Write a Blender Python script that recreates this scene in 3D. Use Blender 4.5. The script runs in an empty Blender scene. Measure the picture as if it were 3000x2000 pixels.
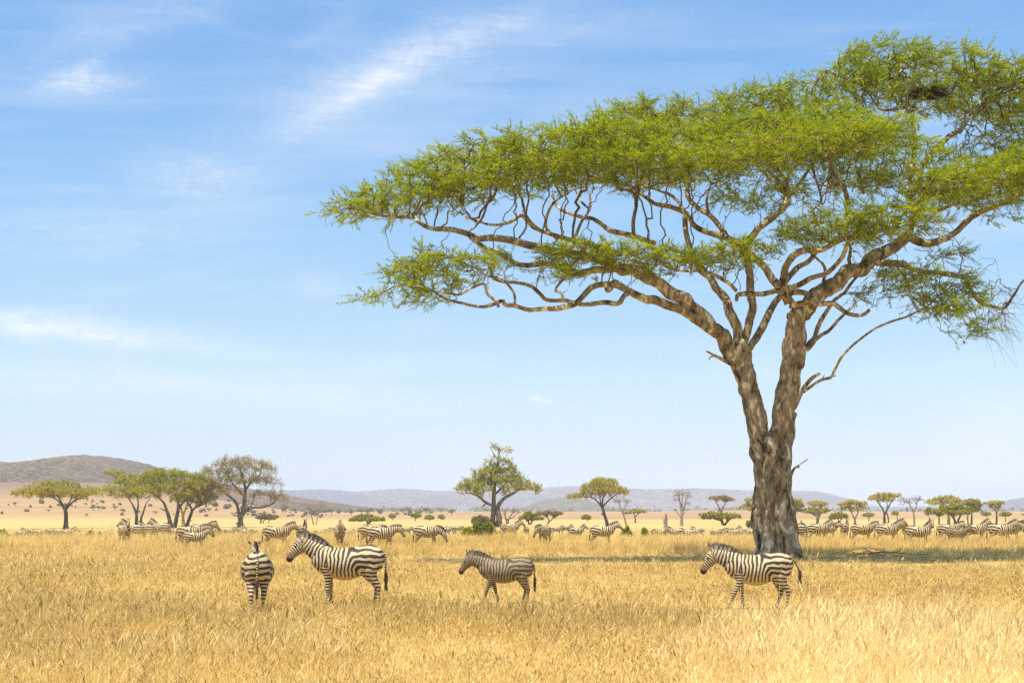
import bpy, math, random
import numpy as np
from mathutils import Vector, Matrix, noise as mnoise
from mathutils.kdtree import KDTree

random.seed(7)
rng = np.random.default_rng(7)
S = bpy.context.scene
COL = S.collection
R = math.radians

# ------------------------------------------------------------------ camera
CAM_H, YH, F = 2.07, 1495.0, 5000.0          # eye height, horizon row and focal length of a 3000 x 2000 frame
cam_d = bpy.data.cameras.new('camera')
cam = bpy.data.objects.new('camera', cam_d)
COL.objects.link(cam)
cam.location = (0, 0, CAM_H)
cam.rotation_euler = (R(90), 0, 0)
cam_d.sensor_width = 36.0
cam_d.lens = F / 3000.0 * 36.0
cam_d.shift_y = (YH - 1000.0) / 3000.0
cam_d.clip_start = 0.1
cam_d.clip_end = 30000
S.camera = cam

# ------------------------------------------------------------------ sun and exposure
SUN_DIR = Vector((-0.20, -0.27, 0.94)).normalized()      # towards the sun
sun_d = bpy.data.lights.new('sun', 'SUN')
sun_d.energy = 4.6
sun_d.angle = R(0.53)
sun_d.color = (1.0, 0.93, 0.80)
sun = bpy.data.objects.new('sun', sun_d)
COL.objects.link(sun)
sun.rotation_euler = SUN_DIR.to_track_quat('Z', 'Y').to_euler()
SUN_EL = math.asin(SUN_DIR.z)
SUN_AZ = math.atan2(SUN_DIR.x, SUN_DIR.y)
S.view_settings.view_transform = 'Standard'
S.view_settings.look = 'None'
S.view_settings.exposure = 0.75
S.view_settings.gamma = 1.0
S.view_settings.use_curve_mapping = False
S.cycles.max_bounces = 8
S.cycles.transparent_max_bounces = 8
S.cycles.volume_bounces = 1
S.cycles.use_denoising = False
S.cycles.use_adaptive_sampling = True
S.cycles.adaptive_threshold = 0.004


# ------------------------------------------------------------------ node helpers
class NT:
    """tiny expression builder over a node tree"""
    def __init__(self, tree):
        self.t = tree

    def n(self, kind, **kw):
        nd = self.t.nodes.new(kind)
        for k, v in kw.items():
            setattr(nd, k, v)
        return nd

    def link(self, a, b):
        self.t.links.new(a, b)

    def put(self, sock, v):
        if hasattr(v, 'is_output'):
            self.link(v, sock)
        else:
            sock.default_value = v

    def m(self, op, a, b=0.0, c=0.0, clamp=False):
        nd = self.n('ShaderNodeMath', operation=op, use_clamp=clamp)
        self.put(nd.inputs[0], a)
        self.put(nd.inputs[1], b)
        self.put(nd.inputs[2], c)
        return nd.outputs[0]

    def mix(self, fac, a, b):
        nd = self.n('ShaderNodeMix', data_type='RGBA', clamp_factor=True)
        self.put(nd.inputs[0], fac)
        self.put(nd.inputs[6], a if hasattr(a, 'is_output') else (*a, 1.0))
        self.put(nd.inputs[7], b if hasattr(b, 'is_output') else (*b, 1.0))
        return nd.outputs[2]

    def noise(self, vec, scale, detail=4.0, rough=0.55, dist=0.0):
        nd = self.n('ShaderNodeTexNoise')
        if vec is not None:
            self.link(vec, nd.inputs['Vector'])
        nd.inputs['Scale'].default_value = scale
        nd.inputs['Detail'].default_value = detail
        nd.inputs['Roughness'].default_value = rough
        nd.inputs['Distortion'].default_value = dist
        return nd.outputs['Fac']

    def rng(self, v, a, b, c=0.0, d=1.0, smooth=True):
        nd = self.n('ShaderNodeMapRange', interpolation_type='SMOOTHSTEP' if smooth else 'LINEAR')
        self.put(nd.inputs[0], v)
        for i, q in enumerate((a, b, c, d)):
            nd.inputs[1 + i].default_value = q
        return nd.outputs[0]

    def attr(self, name, fac=True):
        nd = self.n('ShaderNodeAttribute', attribute_name=name)
        return nd.outputs['Fac'] if fac else nd.outputs['Color']

    def mapping(self, vec, scale=(1, 1, 1), rot=(0, 0, 0)):
        nd = self.n('ShaderNodeMapping')
        self.link(vec, nd.inputs['Vector'])
        nd.inputs['Scale'].default_value = scale
        nd.inputs['Rotation'].default_value = rot
        return nd.outputs[0]


def new_mat(name):
    m = bpy.data.materials.new(name)
    m.use_nodes = True
    m.node_tree.nodes.clear()
    k = NT(m.node_tree)
    out = k.n('ShaderNodeOutputMaterial')
    return m, k, out


def principled(k, out, color, rough=0.8, spec=0.25, normal=None):
    p = k.n('ShaderNodeBsdfPrincipled')
    k.put(p.inputs['Base Color'], color if hasattr(color, 'is_output') else (*color, 1.0))
    k.put(p.inputs['Roughness'], rough)
    p.inputs['Specular IOR Level'].default_value = spec
    if normal is not None:
        k.link(normal, p.inputs['Normal'])
    k.link(p.outputs[0], out.inputs['Surface'])
    return p


def bump(k, h, strength=0.5, dist=0.05):
    b = k.n('ShaderNodeBump')
    b.inputs['Strength'].default_value = strength
    b.inputs['Distance'].default_value = dist
    k.link(h, b.inputs['Height'])
    return b.outputs[0]


# ------------------------------------------------------------------ world: clear sky with thin cirrus
world = bpy.data.worlds.new('World')
S.world = world
world.use_nodes = True
world.node_tree.nodes.clear()
k = NT(world.node_tree)
wout = k.n('ShaderNodeOutputWorld')
bg = k.n('ShaderNodeBackground')
sky = k.n('ShaderNodeTexSky', sky_type='NISHITA')
sky.sun_disc = False
sky.sun_elevation = SUN_EL
sky.sun_rotation = SUN_AZ
sky.altitude = 1500
sky.air_density = 1.0
sky.dust_density = 0.6
sky.ozone_density = 2.6
tc = k.n('ShaderNodeTexCoord')
sep = k.n('ShaderNodeSeparateXYZ')
k.link(tc.outputs['Generated'], sep.inputs[0])
dx, dy, dz = sep.outputs
dyc = k.m('MAXIMUM', k.m('ABSOLUTE', dy), 0.05)
U = k.m('DIVIDE', dx, dyc)
V = k.m('DIVIDE', dz, dyc)
comb = k.n('ShaderNodeCombineXYZ')
k.link(U, comb.inputs[0])
k.link(V, comb.inputs[1])
uv = comb.outputs[0]


def wisp(px, py, rx, ry, ang, amount, pow_=1.0):
    """one soft patch of cirrus, centred on a direction of the sky"""
    cu, cv = (px - 1500) / F, (YH - py) / F
    a = R(ang)
    du, dv = k.m('SUBTRACT', U, cu), k.m('SUBTRACT', V, cv)
    p = k.m('ADD', k.m('MULTIPLY', du, math.cos(a)), k.m('MULTIPLY', dv, math.sin(a)))
    q = k.m('SUBTRACT', k.m('MULTIPLY', dv, math.cos(a)), k.m('MULTIPLY', du, math.sin(a)))
    p = k.m('DIVIDE', p, rx / F)
    q = k.m('DIVIDE', q, ry / F)
    r2 = k.m('ADD', k.m('MULTIPLY', p, p), k.m('MULTIPLY', q, q))
    g = k.m('POWER', 2.718, k.m('MULTIPLY', r2, -1.0))
    return k.m('MULTIPLY', g, amount)


n_a = k.noise(k.mapping(uv, (5, 15, 1), (0, 0, R(-28))), 1.0, 6, 0.6, 0.8)
n_b = k.noise(k.mapping(uv, (5, 48, 1), (0, 0, R(6))), 1.0, 6, 0.62, 0.5)
n_c = k.noise(k.mapping(uv, (60, 70, 1)), 1.0, 7, 0.65, 1.0)
veil_a = k.rng(n_a, 0.46, 0.74)
veil_b = k.rng(n_b, 0.38, 0.78)
n_d = k.noise(k.mapping(uv, (40, 260, 1), (0, 0, R(-33))), 1.0, 6, 0.65, 0.6)
grain = k.m('MULTIPLY', k.rng(n_c, 0.22, 0.75, 0.5, 1.1), k.rng(n_d, 0.28, 0.72, 0.65, 1.12))
w = None
for spec in ((1130, 205, 230, 52, 36, 0.32), (1020, 290, 190, 30, 24, 0.28), (240, 245, 150, 42, 4, 0.60), (250, 205, 60, 25, 30, 0.25),
             (1350, 120, 330, 40, 22, 0.28), (600, 520, 200, 70, -6, 0.34), (900, 330, 640, 130, 24, 0.13), (350, 690, 620, 90, -5, 0.16), (1500, 130, 520, 80, 12, 0.16), (930, 830, 80, 34, 0, 0.30),
             (60, 940, 560, 42, -6, 0.46), (250, 980, 500, 30, -7, 0.34), (500, 1130, 900, 60, -4, 0.30), (400, 60, 420, 70, 20, 0.22)):
    g = wisp(*spec)
    w = g if w is None else k.m('ADD', w, g)
w = k.m('MULTIPLY', w, grain)
puff = k.m('MULTIPLY', k.m('ADD', wisp(1570, 1166, 22, 9, -4, 0.55), wisp(1605, 1175, 26, 6, 0, 0.4)), grain)
high = k.rng(V, 0.02, 0.22)
cl = k.m('ADD', w, k.m('MULTIPLY', veil_a, 0.20))
cl = k.m('ADD', cl, k.m('MULTIPLY', veil_b, 0.14))
cl = k.m('ADD', cl, puff)
cl = k.m('ADD', cl, 0.0, 0, clamp=True)
cloud_col = (4.9, 5.1, 5.35)
ramp = k.n('ShaderNodeValToRGB')
k.link(k.m('DIVIDE', V, 0.30, 0, clamp=True), ramp.inputs[0])
el = ramp.color_ramp.elements
stops = [(0.0, (.52, .58, .80)), (0.023, (.55, .60, .83)), (0.063, (.59, .60, .77)), (0.143, (.66, .635, .715)), (0.277, (.74, .73, .71)), (0.57, (.70, .82, .84)), (1.0, (.70, .92, 1.0))]
el[0].position, el[1].position = 0.0, 1.0
for q, c3 in stops[1:-1]:
    el.new(q)
for e, (q, c3) in zip(sorted(el, key=lambda e: e.position), stops):
    e.color = (*c3, 1)
clear = k.n('ShaderNodeMix', data_type='RGBA', blend_type='MULTIPLY')
clear.inputs[0].default_value = 1.0
k.link(sky.outputs[0], clear.inputs[6])
k.link(ramp.outputs[0], clear.inputs[7])
col = k.mix(k.m('MULTIPLY', cl, 0.95), clear.outputs[2], cloud_col)
k.link(col, bg.inputs['Color'])
bg.inputs['Strength'].default_value = 0.12
k.link(bg.outputs[0], wout.inputs['Surface'])


# ------------------------------------------------------------------ geometry helpers
def sstep(a, b, x):
    t = np.clip((np.asarray(x, float) - a) / (b - a), 0, 1)
    return t * t * (3 - 2 * t)


def gz(x, y):
    """height of the plain"""
    x = np.asarray(x, float)
    y = np.asarray(y, float)
    u = 1500 + x / np.maximum(y, 5.0) * F
    dip = -1.4 * sstep(112, 205, y)
    A = 2.6 + 25.0 * sstep(950, 250, u) + 1.2 * sstep(1950, 2050, u) * sstep(2400, 2200, u)
    rise = A * (0.35 * sstep(600, 950, y) + 0.65 * sstep(800, 1500, y))
    far = -6.0 * sstep(1800, 4000, y)
    und = 0.05 * np.sin(x * 0.31 + 0.4 * np.sin(y * 0.17)) * np.sin(y * 0.23) * sstep(10, 25, y)
    return dip + rise + far + und


def W(px, py, d):
    return ((px - 1500.0) / F * d, d, CAM_H - (py - YH) / F * d)


def ground_at(px, py, dmin=18, dmax=1500):
    """distance along the view column px at which the plain is seen at row py"""
    d = np.linspace(dmin, dmax, 6000)
    x = (px - 1500) / F * d
    row = YH + (CAM_H - gz(x, d)) / d * F
    i = np.argmax(row <= py)
    return float(d[i])


def make_mesh(name, V, faces, mat=None, parent=None, attrs=None, smooth=False, link=True, origin=None):
    """faces: list of int arrays (n, k). attrs: {name: float per vertex}"""
    V = np.asarray(V, np.float32)
    if origin is not None:
        V = V - np.asarray(origin, np.float32)
    me = bpy.data.meshes.new(name)
    faces = [np.asarray(f, np.int32) for f in faces if len(f)]
    loops = np.concatenate([f.ravel() for f in faces])
    tot = np.concatenate([np.full(len(f), f.shape[1], np.int32) for f in faces])
    start = np.concatenate([[0], np.cumsum(tot)[:-1]]).astype(np.int32)
    me.vertices.add(len(V))
    me.vertices.foreach_set('co', V.ravel())
    me.loops.add(len(loops))
    me.loops.foreach_set('vertex_index', loops.astype(np.int32))
    me.polygons.add(len(tot))
    me.polygons.foreach_set('loop_start', start)
    me.polygons.foreach_set('loop_total', tot)
    if smooth:
        me.polygons.foreach_set('use_smooth', np.ones(len(tot), bool))
    me.update(calc_edges=True)
    for an, av in (attrs or {}).items():
        a = me.attributes.new(an, 'FLOAT', 'POINT')
        a.data.foreach_set('value', np.asarray(av, np.float32))
    if mat:
        me.materials.append(mat)
    if not link:
        return me
    o = bpy.data.objects.new(name, me)
    COL.objects.link(o)
    if parent:
        o.parent = parent
    elif origin is not None:
        o.location = tuple(float(q) for q in origin)
    return o


def tag(o, label=None, cat=None, group=None, kind=None):
    if label:
        o['label'] = label
    if cat:
        o['category'] = cat
    if group:
        o['group'] = group
    if kind:
        o['kind'] = kind
    return o


def empty(name, loc, rz=0.0):
    o = bpy.data.objects.new(name, None)
    o.empty_display_size = 0.2
    COL.objects.link(o)
    o.location = tuple(float(q) for q in loc)
    o.rotation_euler = (0, 0, rz)
    return o


def catmull(P, n):
    """resample control rows P (m, k) to n rows with a Catmull-Rom spline over chord length"""
    P = np.asarray(P, float)
    if len(P) < 3:
        t = np.linspace(0, 1, n)[:, None]
        return P[0] * (1 - t) + P[-1] * t
    Q = np.vstack([2 * P[0] - P[1], P, 2 * P[-1] - P[-2]])
    L = np.concatenate([[0], np.cumsum(np.linalg.norm(np.diff(P[:, :3], axis=0), axis=1) + 1e-9)])
    s = np.linspace(0, L[-1], n)
    i = np.clip(np.searchsorted(L, s, 'right') - 1, 0, len(P) - 2)
    t = ((s - L[i]) / (L[i + 1] - L[i]))[:, None]
    a, b, c, d = Q[i], Q[i + 1], Q[i + 2], Q[i + 3]
    return 0.5 * (2 * b + (c - a) * t + (2 * a - 5 * b + 4 * c - d) * t ** 2 + (3 * b - a - 3 * c + d) * t ** 3)


def loft(C, A, B, ra, rb, n=12, sq=1.0, cap=True):
    """rings at centres C; A, B unit axes; ra, rb half extents. returns V, faces"""
    C, A, B = (np.asarray(q, float) for q in (C, A, B))
    m = len(C)
    th = np.linspace(0, 2 * math.pi, n, endpoint=False)
    ca, sa = np.cos(th), np.sin(th)
    if sq != 1.0:
        ca = np.sign(ca) * np.abs(ca) ** sq
        sa = np.sign(sa) * np.abs(sa) ** sq
    ra = np.asarray(ra, float).reshape(m, -1)
    rb = np.asarray(rb, float).reshape(m, -1)
    Vv = C[:, None, :] + A[:, None, :] * (ra * sa[None])[:, :, None] + B[:, None, :] * (rb * ca[None])[:, :, None]
    Vv = Vv.reshape(-1, 3)
    i, j = np.meshgrid(np.arange(m - 1), np.arange(n), indexing='ij')
    jn = (j + 1) % n
    Fq = np.stack([i * n + j, i * n + jn, (i + 1) * n + jn, (i + 1) * n + j], -1).reshape(-1, 4)
    fs = [Fq]
    if cap:
        Vv = np.vstack([Vv, C[0], C[-1]])
        a, b = m * n, m * n + 1
        j = np.arange(n)
        fs.append(np.stack([np.full(n, a), (j + 1) % n, j], -1))
        fs.append(np.stack([np.full(n, b), (m - 1) * n + j, (m - 1) * n + (j + 1) % n], -1))
    return Vv, fs


def frames(C):
    """rotation-steady frames along a polyline"""
    C = np.asarray(C, float)
    T = np.gradient(C, axis=0)
    T /= np.linalg.norm(T, axis=1)[:, None] + 1e-9
    ref = np.array([0.13, 1.0, 0.07])
    A = np.zeros_like(C)
    B = np.zeros_like(C)
    a = np.cross(T[0], ref)
    a /= np.linalg.norm(a) + 1e-9
    for i in range(len(C)):
        a = a - T[i] * a.dot(T[i])
        a /= np.linalg.norm(a) + 1e-9
        A[i] = a
        B[i] = np.cross(T[i], a)
    return A, B


class Geo:
    """collects vertices, faces and per-vertex attributes"""
    def __init__(self):
        self.V, self.F3, self.F4, self.n, self.at = [], [], [], 0, {}

    def add(self, V, faces, **at):
        V = np.asarray(V, float)
        for f in faces:
            f = np.asarray(f)
            (self.F3 if f.shape[1] == 3 else self.F4).append(f + self.n)
        for q in at:
            self.at.setdefault(q, [])
        for q in self.at:
            v = at.get(q, 0.0)
            self.at[q].append(np.broadcast_to(np.asarray(v, float), (len(V),)))
        self.V.append(V)
        self.n += len(V)

    def arrays(self):
        fs = []
        if self.F3:
            fs.append(np.concatenate(self.F3))
        if self.F4:
            fs.append(np.concatenate(self.F4))
        return np.concatenate(self.V), fs, {q: np.concatenate(v) for q, v in self.at.items()}

    def build(self, name, mat, parent=None, smooth=True, origin=None):
        V, fs, at = self.arrays()
        o = make_mesh(name, V, fs, mat, parent, at, smooth, True, origin)
        return o


def tube(geo, P, n=8, wob=0.0, **at):
    """P rows: x y z r"""
    P = np.asarray(P, float)
    A, B = frames(P[:, :3])
    r = P[:, 3:4]
    if wob:
        r = r * (1 + wob * rng.normal(0, 1, (len(P), n)))
        V, fs = loft(P[:, :3], A, B, r, r, n)
    else:
        V, fs = loft(P[:, :3], A, B, r, r, n)
    geo.add(V, fs, **at)


def frusta(P0, P1, r0, r1, n):
    """many separate tapered prisms at once"""
    T = P1 - P0
    L = np.linalg.norm(T, axis=1)[:, None] + 1e-9
    T = T / L
    ref = np.where(np.abs(T[:, 2:3]) > 0.9, np.array([[1.0, 0, 0]]), np.array([[0, 0, 1.0]]))
    A = np.cross(T, ref)
    A /= np.linalg.norm(A, axis=1)[:, None] + 1e-9
    B = np.cross(T, A)
    th = np.linspace(0, 2 * math.pi, n, endpoint=False)
    c, s = np.cos(th)[None, :, None], np.sin(th)[None, :, None]
    ring = A[:, None, :] * c + B[:, None, :] * s
    E = T * np.minimum(r0, L[:, 0] * 0.3)[:, None] * 0.5
    V0 = (P0 - E)[:, None, :] + ring * r0[:, None, None]
    V1 = (P1 + E)[:, None, :] + ring * r1[:, None, None]
    V = np.stack([V0, V1], 1).reshape(-1, 3)
    m = len(P0)
    base = (np.arange(m) * 2 * n)[:, None]
    j = np.arange(n)[None]
    Fq = np.stack([base + j, base + (j + 1) % n, base + n + (j + 1) % n, base + n + j], -1).reshape(-1, 4)
    return V, [Fq]


def remesh(V, fs, voxel, smooth_it=3):
    me = make_mesh('tmp', V, fs, link=False)
    o = bpy.data.objects.new('tmp', me)
    COL.objects.link(o)
    md = o.modifiers.new('r', 'REMESH')
    md.mode = 'VOXEL'
    md.voxel_size = voxel
    sm = o.modifiers.new('s', 'SMOOTH')
    sm.factor = 0.5
    sm.iterations = smooth_it
    dg = bpy.context.evaluated_depsgraph_get()
    out = bpy.data.meshes.new_from_object(o.evaluated_get(dg))
    bpy.data.objects.remove(o)
    bpy.data.meshes.remove(me)
    n = len(out.vertices)
    co = np.zeros(n * 3, np.float32)
    out.vertices.foreach_get('co', co)
    nf = len(out.polygons)
    lt = np.zeros(nf, np.int32)
    out.polygons.foreach_get('loop_total', lt)
    li = np.zeros(len(out.loops), np.int32)
    out.loops.foreach_get('vertex_index', li)
    ls = np.zeros(nf, np.int32)
    out.polygons.foreach_get('loop_start', ls)
    fq = [li[ls[lt == q][:, None] + np.arange(q)] for q in (3, 4) if (lt == q).any()]
    bpy.data.meshes.remove(out)
    return co.reshape(-1, 3).astype(float), fq


# ------------------------------------------------------------------ materials
def mat_ground():
    m, k, out = new_mat('dry_plain')
    geo = k.n('ShaderNodeNewGeometry')
    pos = geo.outputs['Position']
    n1 = k.noise(k.mapping(pos, (0.05, 0.03, 1)), 1.0, 5, 0.6)
    n2 = k.noise(pos, 1.7, 8, 0.7)
    n3 = k.noise(k.mapping(pos, (0.006, 0.0025, 1)), 1.0, 6, 0.6)
    n4 = k.noise(pos, 9.0, 6, 0.75)
    n5 = k.noise(k.mapping(pos, (30, 30, 30)), 1.0, 3, 0.7)
    c = k.mix(k.rng(n1, 0.3, 0.7), (0.48, 0.335, 0.11), (0.62, 0.45, 0.165))
    c = k.mix(k.rng(n2, 0.35, 0.75, 0, 0.75), c, (0.38, 0.245, 0.10))
    c = k.mix(k.rng(n4, 0.48, 0.66, 0, 0.7), c, (0.33, 0.205, 0.075))
    c = k.mix(k.rng(n5, 0.58, 0.68, 0, 0.6), c, (0.20, 0.12, 0.045))
    s = k.n('ShaderNodeSeparateXYZ')
    k.link(pos, s.inputs[0])
    far = k.rng(s.outputs[1], 560, 760)
    slope = k.mix(k.rng(n3, 0.35, 0.65), (0.31, 0.195, 0.095), (0.38, 0.25, 0.12))
    c = k.mix(far, c, slope)
    hi = k.rng(k.m('ADD', s.outputs[2], k.m('MULTIPLY', n3, 10)), 9, 27)
    c = k.mix(k.m('MULTIPLY', hi, 0.9), c, (0.19, 0.118, 0.074))
    principled(k, out, c, 0.95, 0.1, bump(k, n2, 0.6, 0.06))
    return m


def mat_hill(name, ca, cb, cc, sc):
    m, k, out = new_mat(name)
    geo = k.n('ShaderNodeNewGeometry')
    pos = geo.outputs['Position']
    n1 = k.noise(k.mapping(pos, (sc, sc * 0.6, sc)), 1.0, 6, 0.65)
    n2 = k.noise(k.mapping(pos, (sc * 16, sc * 9, sc * 22)), 1.0, 5, 0.7)
    n3 = k.noise(k.mapping(pos, (sc * 0.3, sc * 0.2, sc * 1.5)), 1.0, 4, 0.6)
    c = k.mix(k.rng(n1, 0.35, 0.65), ca, cb)
    c = k.mix(k.rng(n3, 0.50, 0.62, 0, 0.6), c, cb)
    c = k.mix(k.rng(k.m('ADD', n2, k.m('MULTIPLY', n3, 0.35)), 0.635, 0.72, 0, 0.9), c, cc)
    principled(k, out, c, 0.95, 0.05, bump(k, n2, 0.7, 6.0))
    return m


def mat_bark(name, dark, mid, pale, scale=1.0):
    m, k, out = new_mat(name)
    geo = k.n('ShaderNodeNewGeometry')
    pos = geo.outputs['Position']
    n1 = k.noise(k.mapping(pos, (3.0 * scale, 3.0 * scale, 1.3 * scale)), 1.0, 6, 0.65, 0.6)
    n2 = k.noise(k.mapping(pos, (9 * scale, 9 * scale, 2.2 * scale)), 1.0, 5, 0.7)
    n3 = k.noise(pos, 0.8 * scale, 3, 0.5)
    c = k.mix(k.rng(n1, 0.36, 0.50), dark, mid)
    c = k.mix(k.rng(n1, 0.51, 0.63), c, pale)
    c = k.mix(k.rng(n2, 0.56, 0.68, 0, 0.65), c, dark)
    c = k.mix(k.rng(n3, 0.55, 0.7, 0, 0.35), c, (0.20, 0.18, 0.075))
    h = k.m('ADD', k.m('MULTIPLY', n1, 0.6), k.m('MULTIPLY', n2, 0.6))
    principled(k, out, c, 0.9, 0.15, bump(k, h, 1.0, 0.08 / scale))
    return m


def mat_leaf(name, a, b, c3, trans=0.35):
    m, k, out = new_mat(name)
    t = k.attr('tint')
    col = k.mix(k.rng(t, 0.0, 0.55, smooth=False), a, b)
    col = k.mix(k.rng(t, 0.55, 1.0, smooth=False), col, c3)
    d = k.n('ShaderNodeBsdfDiffuse')
    k.link(col, d.inputs['Color'])
    tr = k.n('ShaderNodeBsdfTranslucent')
    k.link(col, tr.inputs['Color'])
    mx = k.n('ShaderNodeMixShader')
    mx.inputs[0].default_value = trans
    k.link(d.outputs[0], mx.inputs[1])
    k.link(tr.outputs[0], mx.inputs[2])
    k.link(mx.outputs[0], out.inputs['Surface'])
    return m


def mat_grass():
    m, k, out = new_mat('dry_grass')
    t = k.attr('tint')
    hgt = k.attr('rise')
    geo = k.n('ShaderNodeNewGeometry')
    n1 = k.noise(k.mapping(geo.outputs['Position'], (0.16, 0.10, 0.3)), 1.0, 4, 0.6)
    n2 = k.noise(k.mapping(geo.outputs['Position'], (0.9, 0.7, 0.5)), 1.0, 4, 0.6)
    c = k.mix(k.rng(t, 0.0, 0.45, smooth=False), (0.29, 0.19, 0.062), (0.75, 0.55, 0.19))
    c = k.mix(k.rng(t, 0.5, 1.0, smooth=False), c, (0.94, 0.77, 0.41))
    c = k.mix(k.rng(n1, 0.50, 0.72, 0, 0.4), c, (0.42, 0.265, 0.09))
    c = k.mix(k.rng(n2, 0.54, 0.74, 0, 0.4), c, (0.36, 0.225, 0.10))
    d = k.n('ShaderNodeBsdfDiffuse')
    k.link(c, d.inputs['Color'])
    tr = k.n('ShaderNodeBsdfTranslucent')
    k.link(c, tr.inputs['Color'])
    mx = k.n('ShaderNodeMixShader')
    mx.inputs[0].default_value = 0.38
    k.link(d.outputs[0], mx.inputs[1])
    k.link(tr.outputs[0], mx.inputs[2])
    k.link(mx.outputs[0], out.inputs['Surface'])
    return m


def mat_zebra(name, white, black, contrast=1.0, dust=(0.34, 0.26, 0.16), dust_amt=0.15):
    m, k, out = new_mat(name)
    ph = k.attr('phase')
    dark = k.attr('dark')
    rust = k.attr('rust')
    pale = k.attr('pale')
    tc = k.n('ShaderNodeTexCoord')
    n1 = k.noise(tc.outputs['Object'], 2.6, 2, 0.5)
    n2 = k.noise(tc.outputs['Object'], 14.0, 5, 0.6)
    n3 = k.noise(tc.outputs['Object'], 3.4, 4, 0.6)
    p = k.m('ADD', ph, k.m('MULTIPLY', k.m('SUBTRACT', n1, 0.5), 1.7))
    p = k.m('ADD', p, k.m('MULTIPLY', k.m('SUBTRACT', n2, 0.5), 0.18))
    s = k.m('SINE', k.m('MULTIPLY', p, 2 * math.pi))
    f = k.rng(k.m('ADD', s, k.m('MULTIPLY', k.m('SUBTRACT', n3, 0.5), 2.0)), -0.30, 0.20)
    f = k.m('MULTIPLY', f, contrast)
    f = k.m('MULTIPLY', f, k.m('SUBTRACT', 1.0, pale))
    c = k.mix(f, white, black)
    c = k.mix(k.rng(n2, 0.45, 0.8, 0, dust_amt), c, dust)
    c = k.mix(k.m('MULTIPLY', k.attr('dusty'), k.rng(n3, 0.2, 0.7, 0.25, 0.75)), c, dust)
    c = k.mix(rust, c, (0.20, 0.085, 0.03))
    c = k.mix(dark, c, (0.035, 0.024, 0.018))
    principled(k, out, c, 0.65, 0.25, bump(k, n2, 0.15, 0.01))
    return m


def mat_plain(name, c, rough=0.8, spec=0.3):
    m, k, out = new_mat(name)
    tc = k.n('ShaderNodeTexCoord')
    n = k.noise(tc.outputs['Object'], 6.0, 5, 0.6)
    cc = k.mix(k.rng(n, 0.3, 0.7), tuple(q * 0.8 for q in c), c)
    principled(k, out, cc, rough, spec)
    return m


M = {}
M['ground'] = mat_ground()
M['hill_near'] = mat_hill('scrub_hill', (0.16, 0.096, 0.06), (0.25, 0.145, 0.085), (0.042, 0.050, 0.018), 0.012)
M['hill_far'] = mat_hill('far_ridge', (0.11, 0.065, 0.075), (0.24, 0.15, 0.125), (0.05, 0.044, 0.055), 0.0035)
M['hill_mid'] = mat_hill('knoll', (0.17, 0.12, 0.07), (0.24, 0.165, 0.09), (0.055, 0.062, 0.035), 0.012)
M['bark'] = mat_bark('acacia_bark', (0.050, 0.034, 0.019), (0.30, 0.222, 0.128), (0.72, 0.61, 0.42))
M['twig'] = mat_bark('acacia_twig', (0.07, 0.042, 0.018), (0.17, 0.11, 0.045), (0.32, 0.22, 0.10), 1.5)
M['bark_dark'] = mat_bark('far_bark', (0.06, 0.048, 0.036), (0.13, 0.10, 0.07), (0.22, 0.18, 0.12), 0.6)
M['bark_grey'] = mat_bark('dead_bark', (0.14, 0.11, 0.09), (0.25, 0.20, 0.16), (0.36, 0.30, 0.24), 0.6)
M['bark_yellow'] = mat_bark('yellow_bark', (0.22, 0.18, 0.05), (0.38, 0.32, 0.10), (0.45, 0.38, 0.14), 0.6)
M['leaf'] = mat_leaf('acacia_leaf', (0.17, 0.225, 0.004), (0.36, 0.425, 0.006), (0.51, 0.55, 0.016), 0.48)
M['leaf_olive'] = mat_leaf('olive_leaf', (0.30, 0.25, 0.035), (0.44, 0.37, 0.055), (0.54, 0.46, 0.09))
M['leaf_green'] = mat_leaf('green_leaf', (0.23, 0.23, 0.012), (0.37, 0.345, 0.018), (0.48, 0.43, 0.035))
M['leaf_brown'] = mat_leaf('brown_leaf', (0.24, 0.18, 0.045), (0.36, 0.28, 0.075), (0.44, 0.35, 0.10))
M['leaf_yellow'] = mat_leaf('pale_leaf', (0.36, 0.31, 0.07), (0.52, 0.45, 0.11), (0.60, 0.53, 0.17))
M['leaf_bush'] = mat_leaf('bush_leaf', (0.16, 0.19, 0.008), (0.29, 0.31, 0.010), (0.38, 0.37, 0.02))
M['leaf_shrub'] = mat_leaf('shrub_leaf', (0.17, 0.16, 0.095), (0.25, 0.23, 0.13), (0.32, 0.29, 0.16))
M['grass'] = mat_grass()
M['zebra'] = mat_zebra('zebra_coat', (0.52, 0.415, 0.235), (0.036, 0.026, 0.021))
M['zebra_brown'] = mat_zebra('zebra_coat_brown', (0.48, 0.355, 0.185), (0.045, 0.024, 0.013), 0.95)
M['zebra_foal'] = mat_zebra('zebra_foal_coat', (0.27, 0.20, 0.105), (0.040, 0.029, 0.021), 0.90, (0.20, 0.15, 0.09), 0.45)
M['eye'] = mat_plain('eye', (0.015, 0.01, 0.008), 0.15, 0.6)
M['soil'] = mat_plain('bare_soil', (0.62, 0.37, 0.12), 0.95, 0.05)
M['nest'] = mat_plain('nest_straw', (0.10, 0.055, 0.025), 0.95, 0.05)


# ------------------------------------------------------------------ ground and hills
def grid_mesh(name, X, Y, Z, mat, kind='structure'):
    ny, nx = X.shape
    V = np.stack([X, Y, Z], -1).reshape(-1, 3)
    i, j = np.meshgrid(np.arange(ny - 1), np.arange(nx - 1), indexing='ij')
    a = i * nx + j
    Fq = np.stack([a, a + 1, a + nx + 1, a + nx], -1).reshape(-1, 4)
    o = make_mesh(name, V, [Fq], mat, smooth=True)
    o['kind'] = kind
    return o


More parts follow.
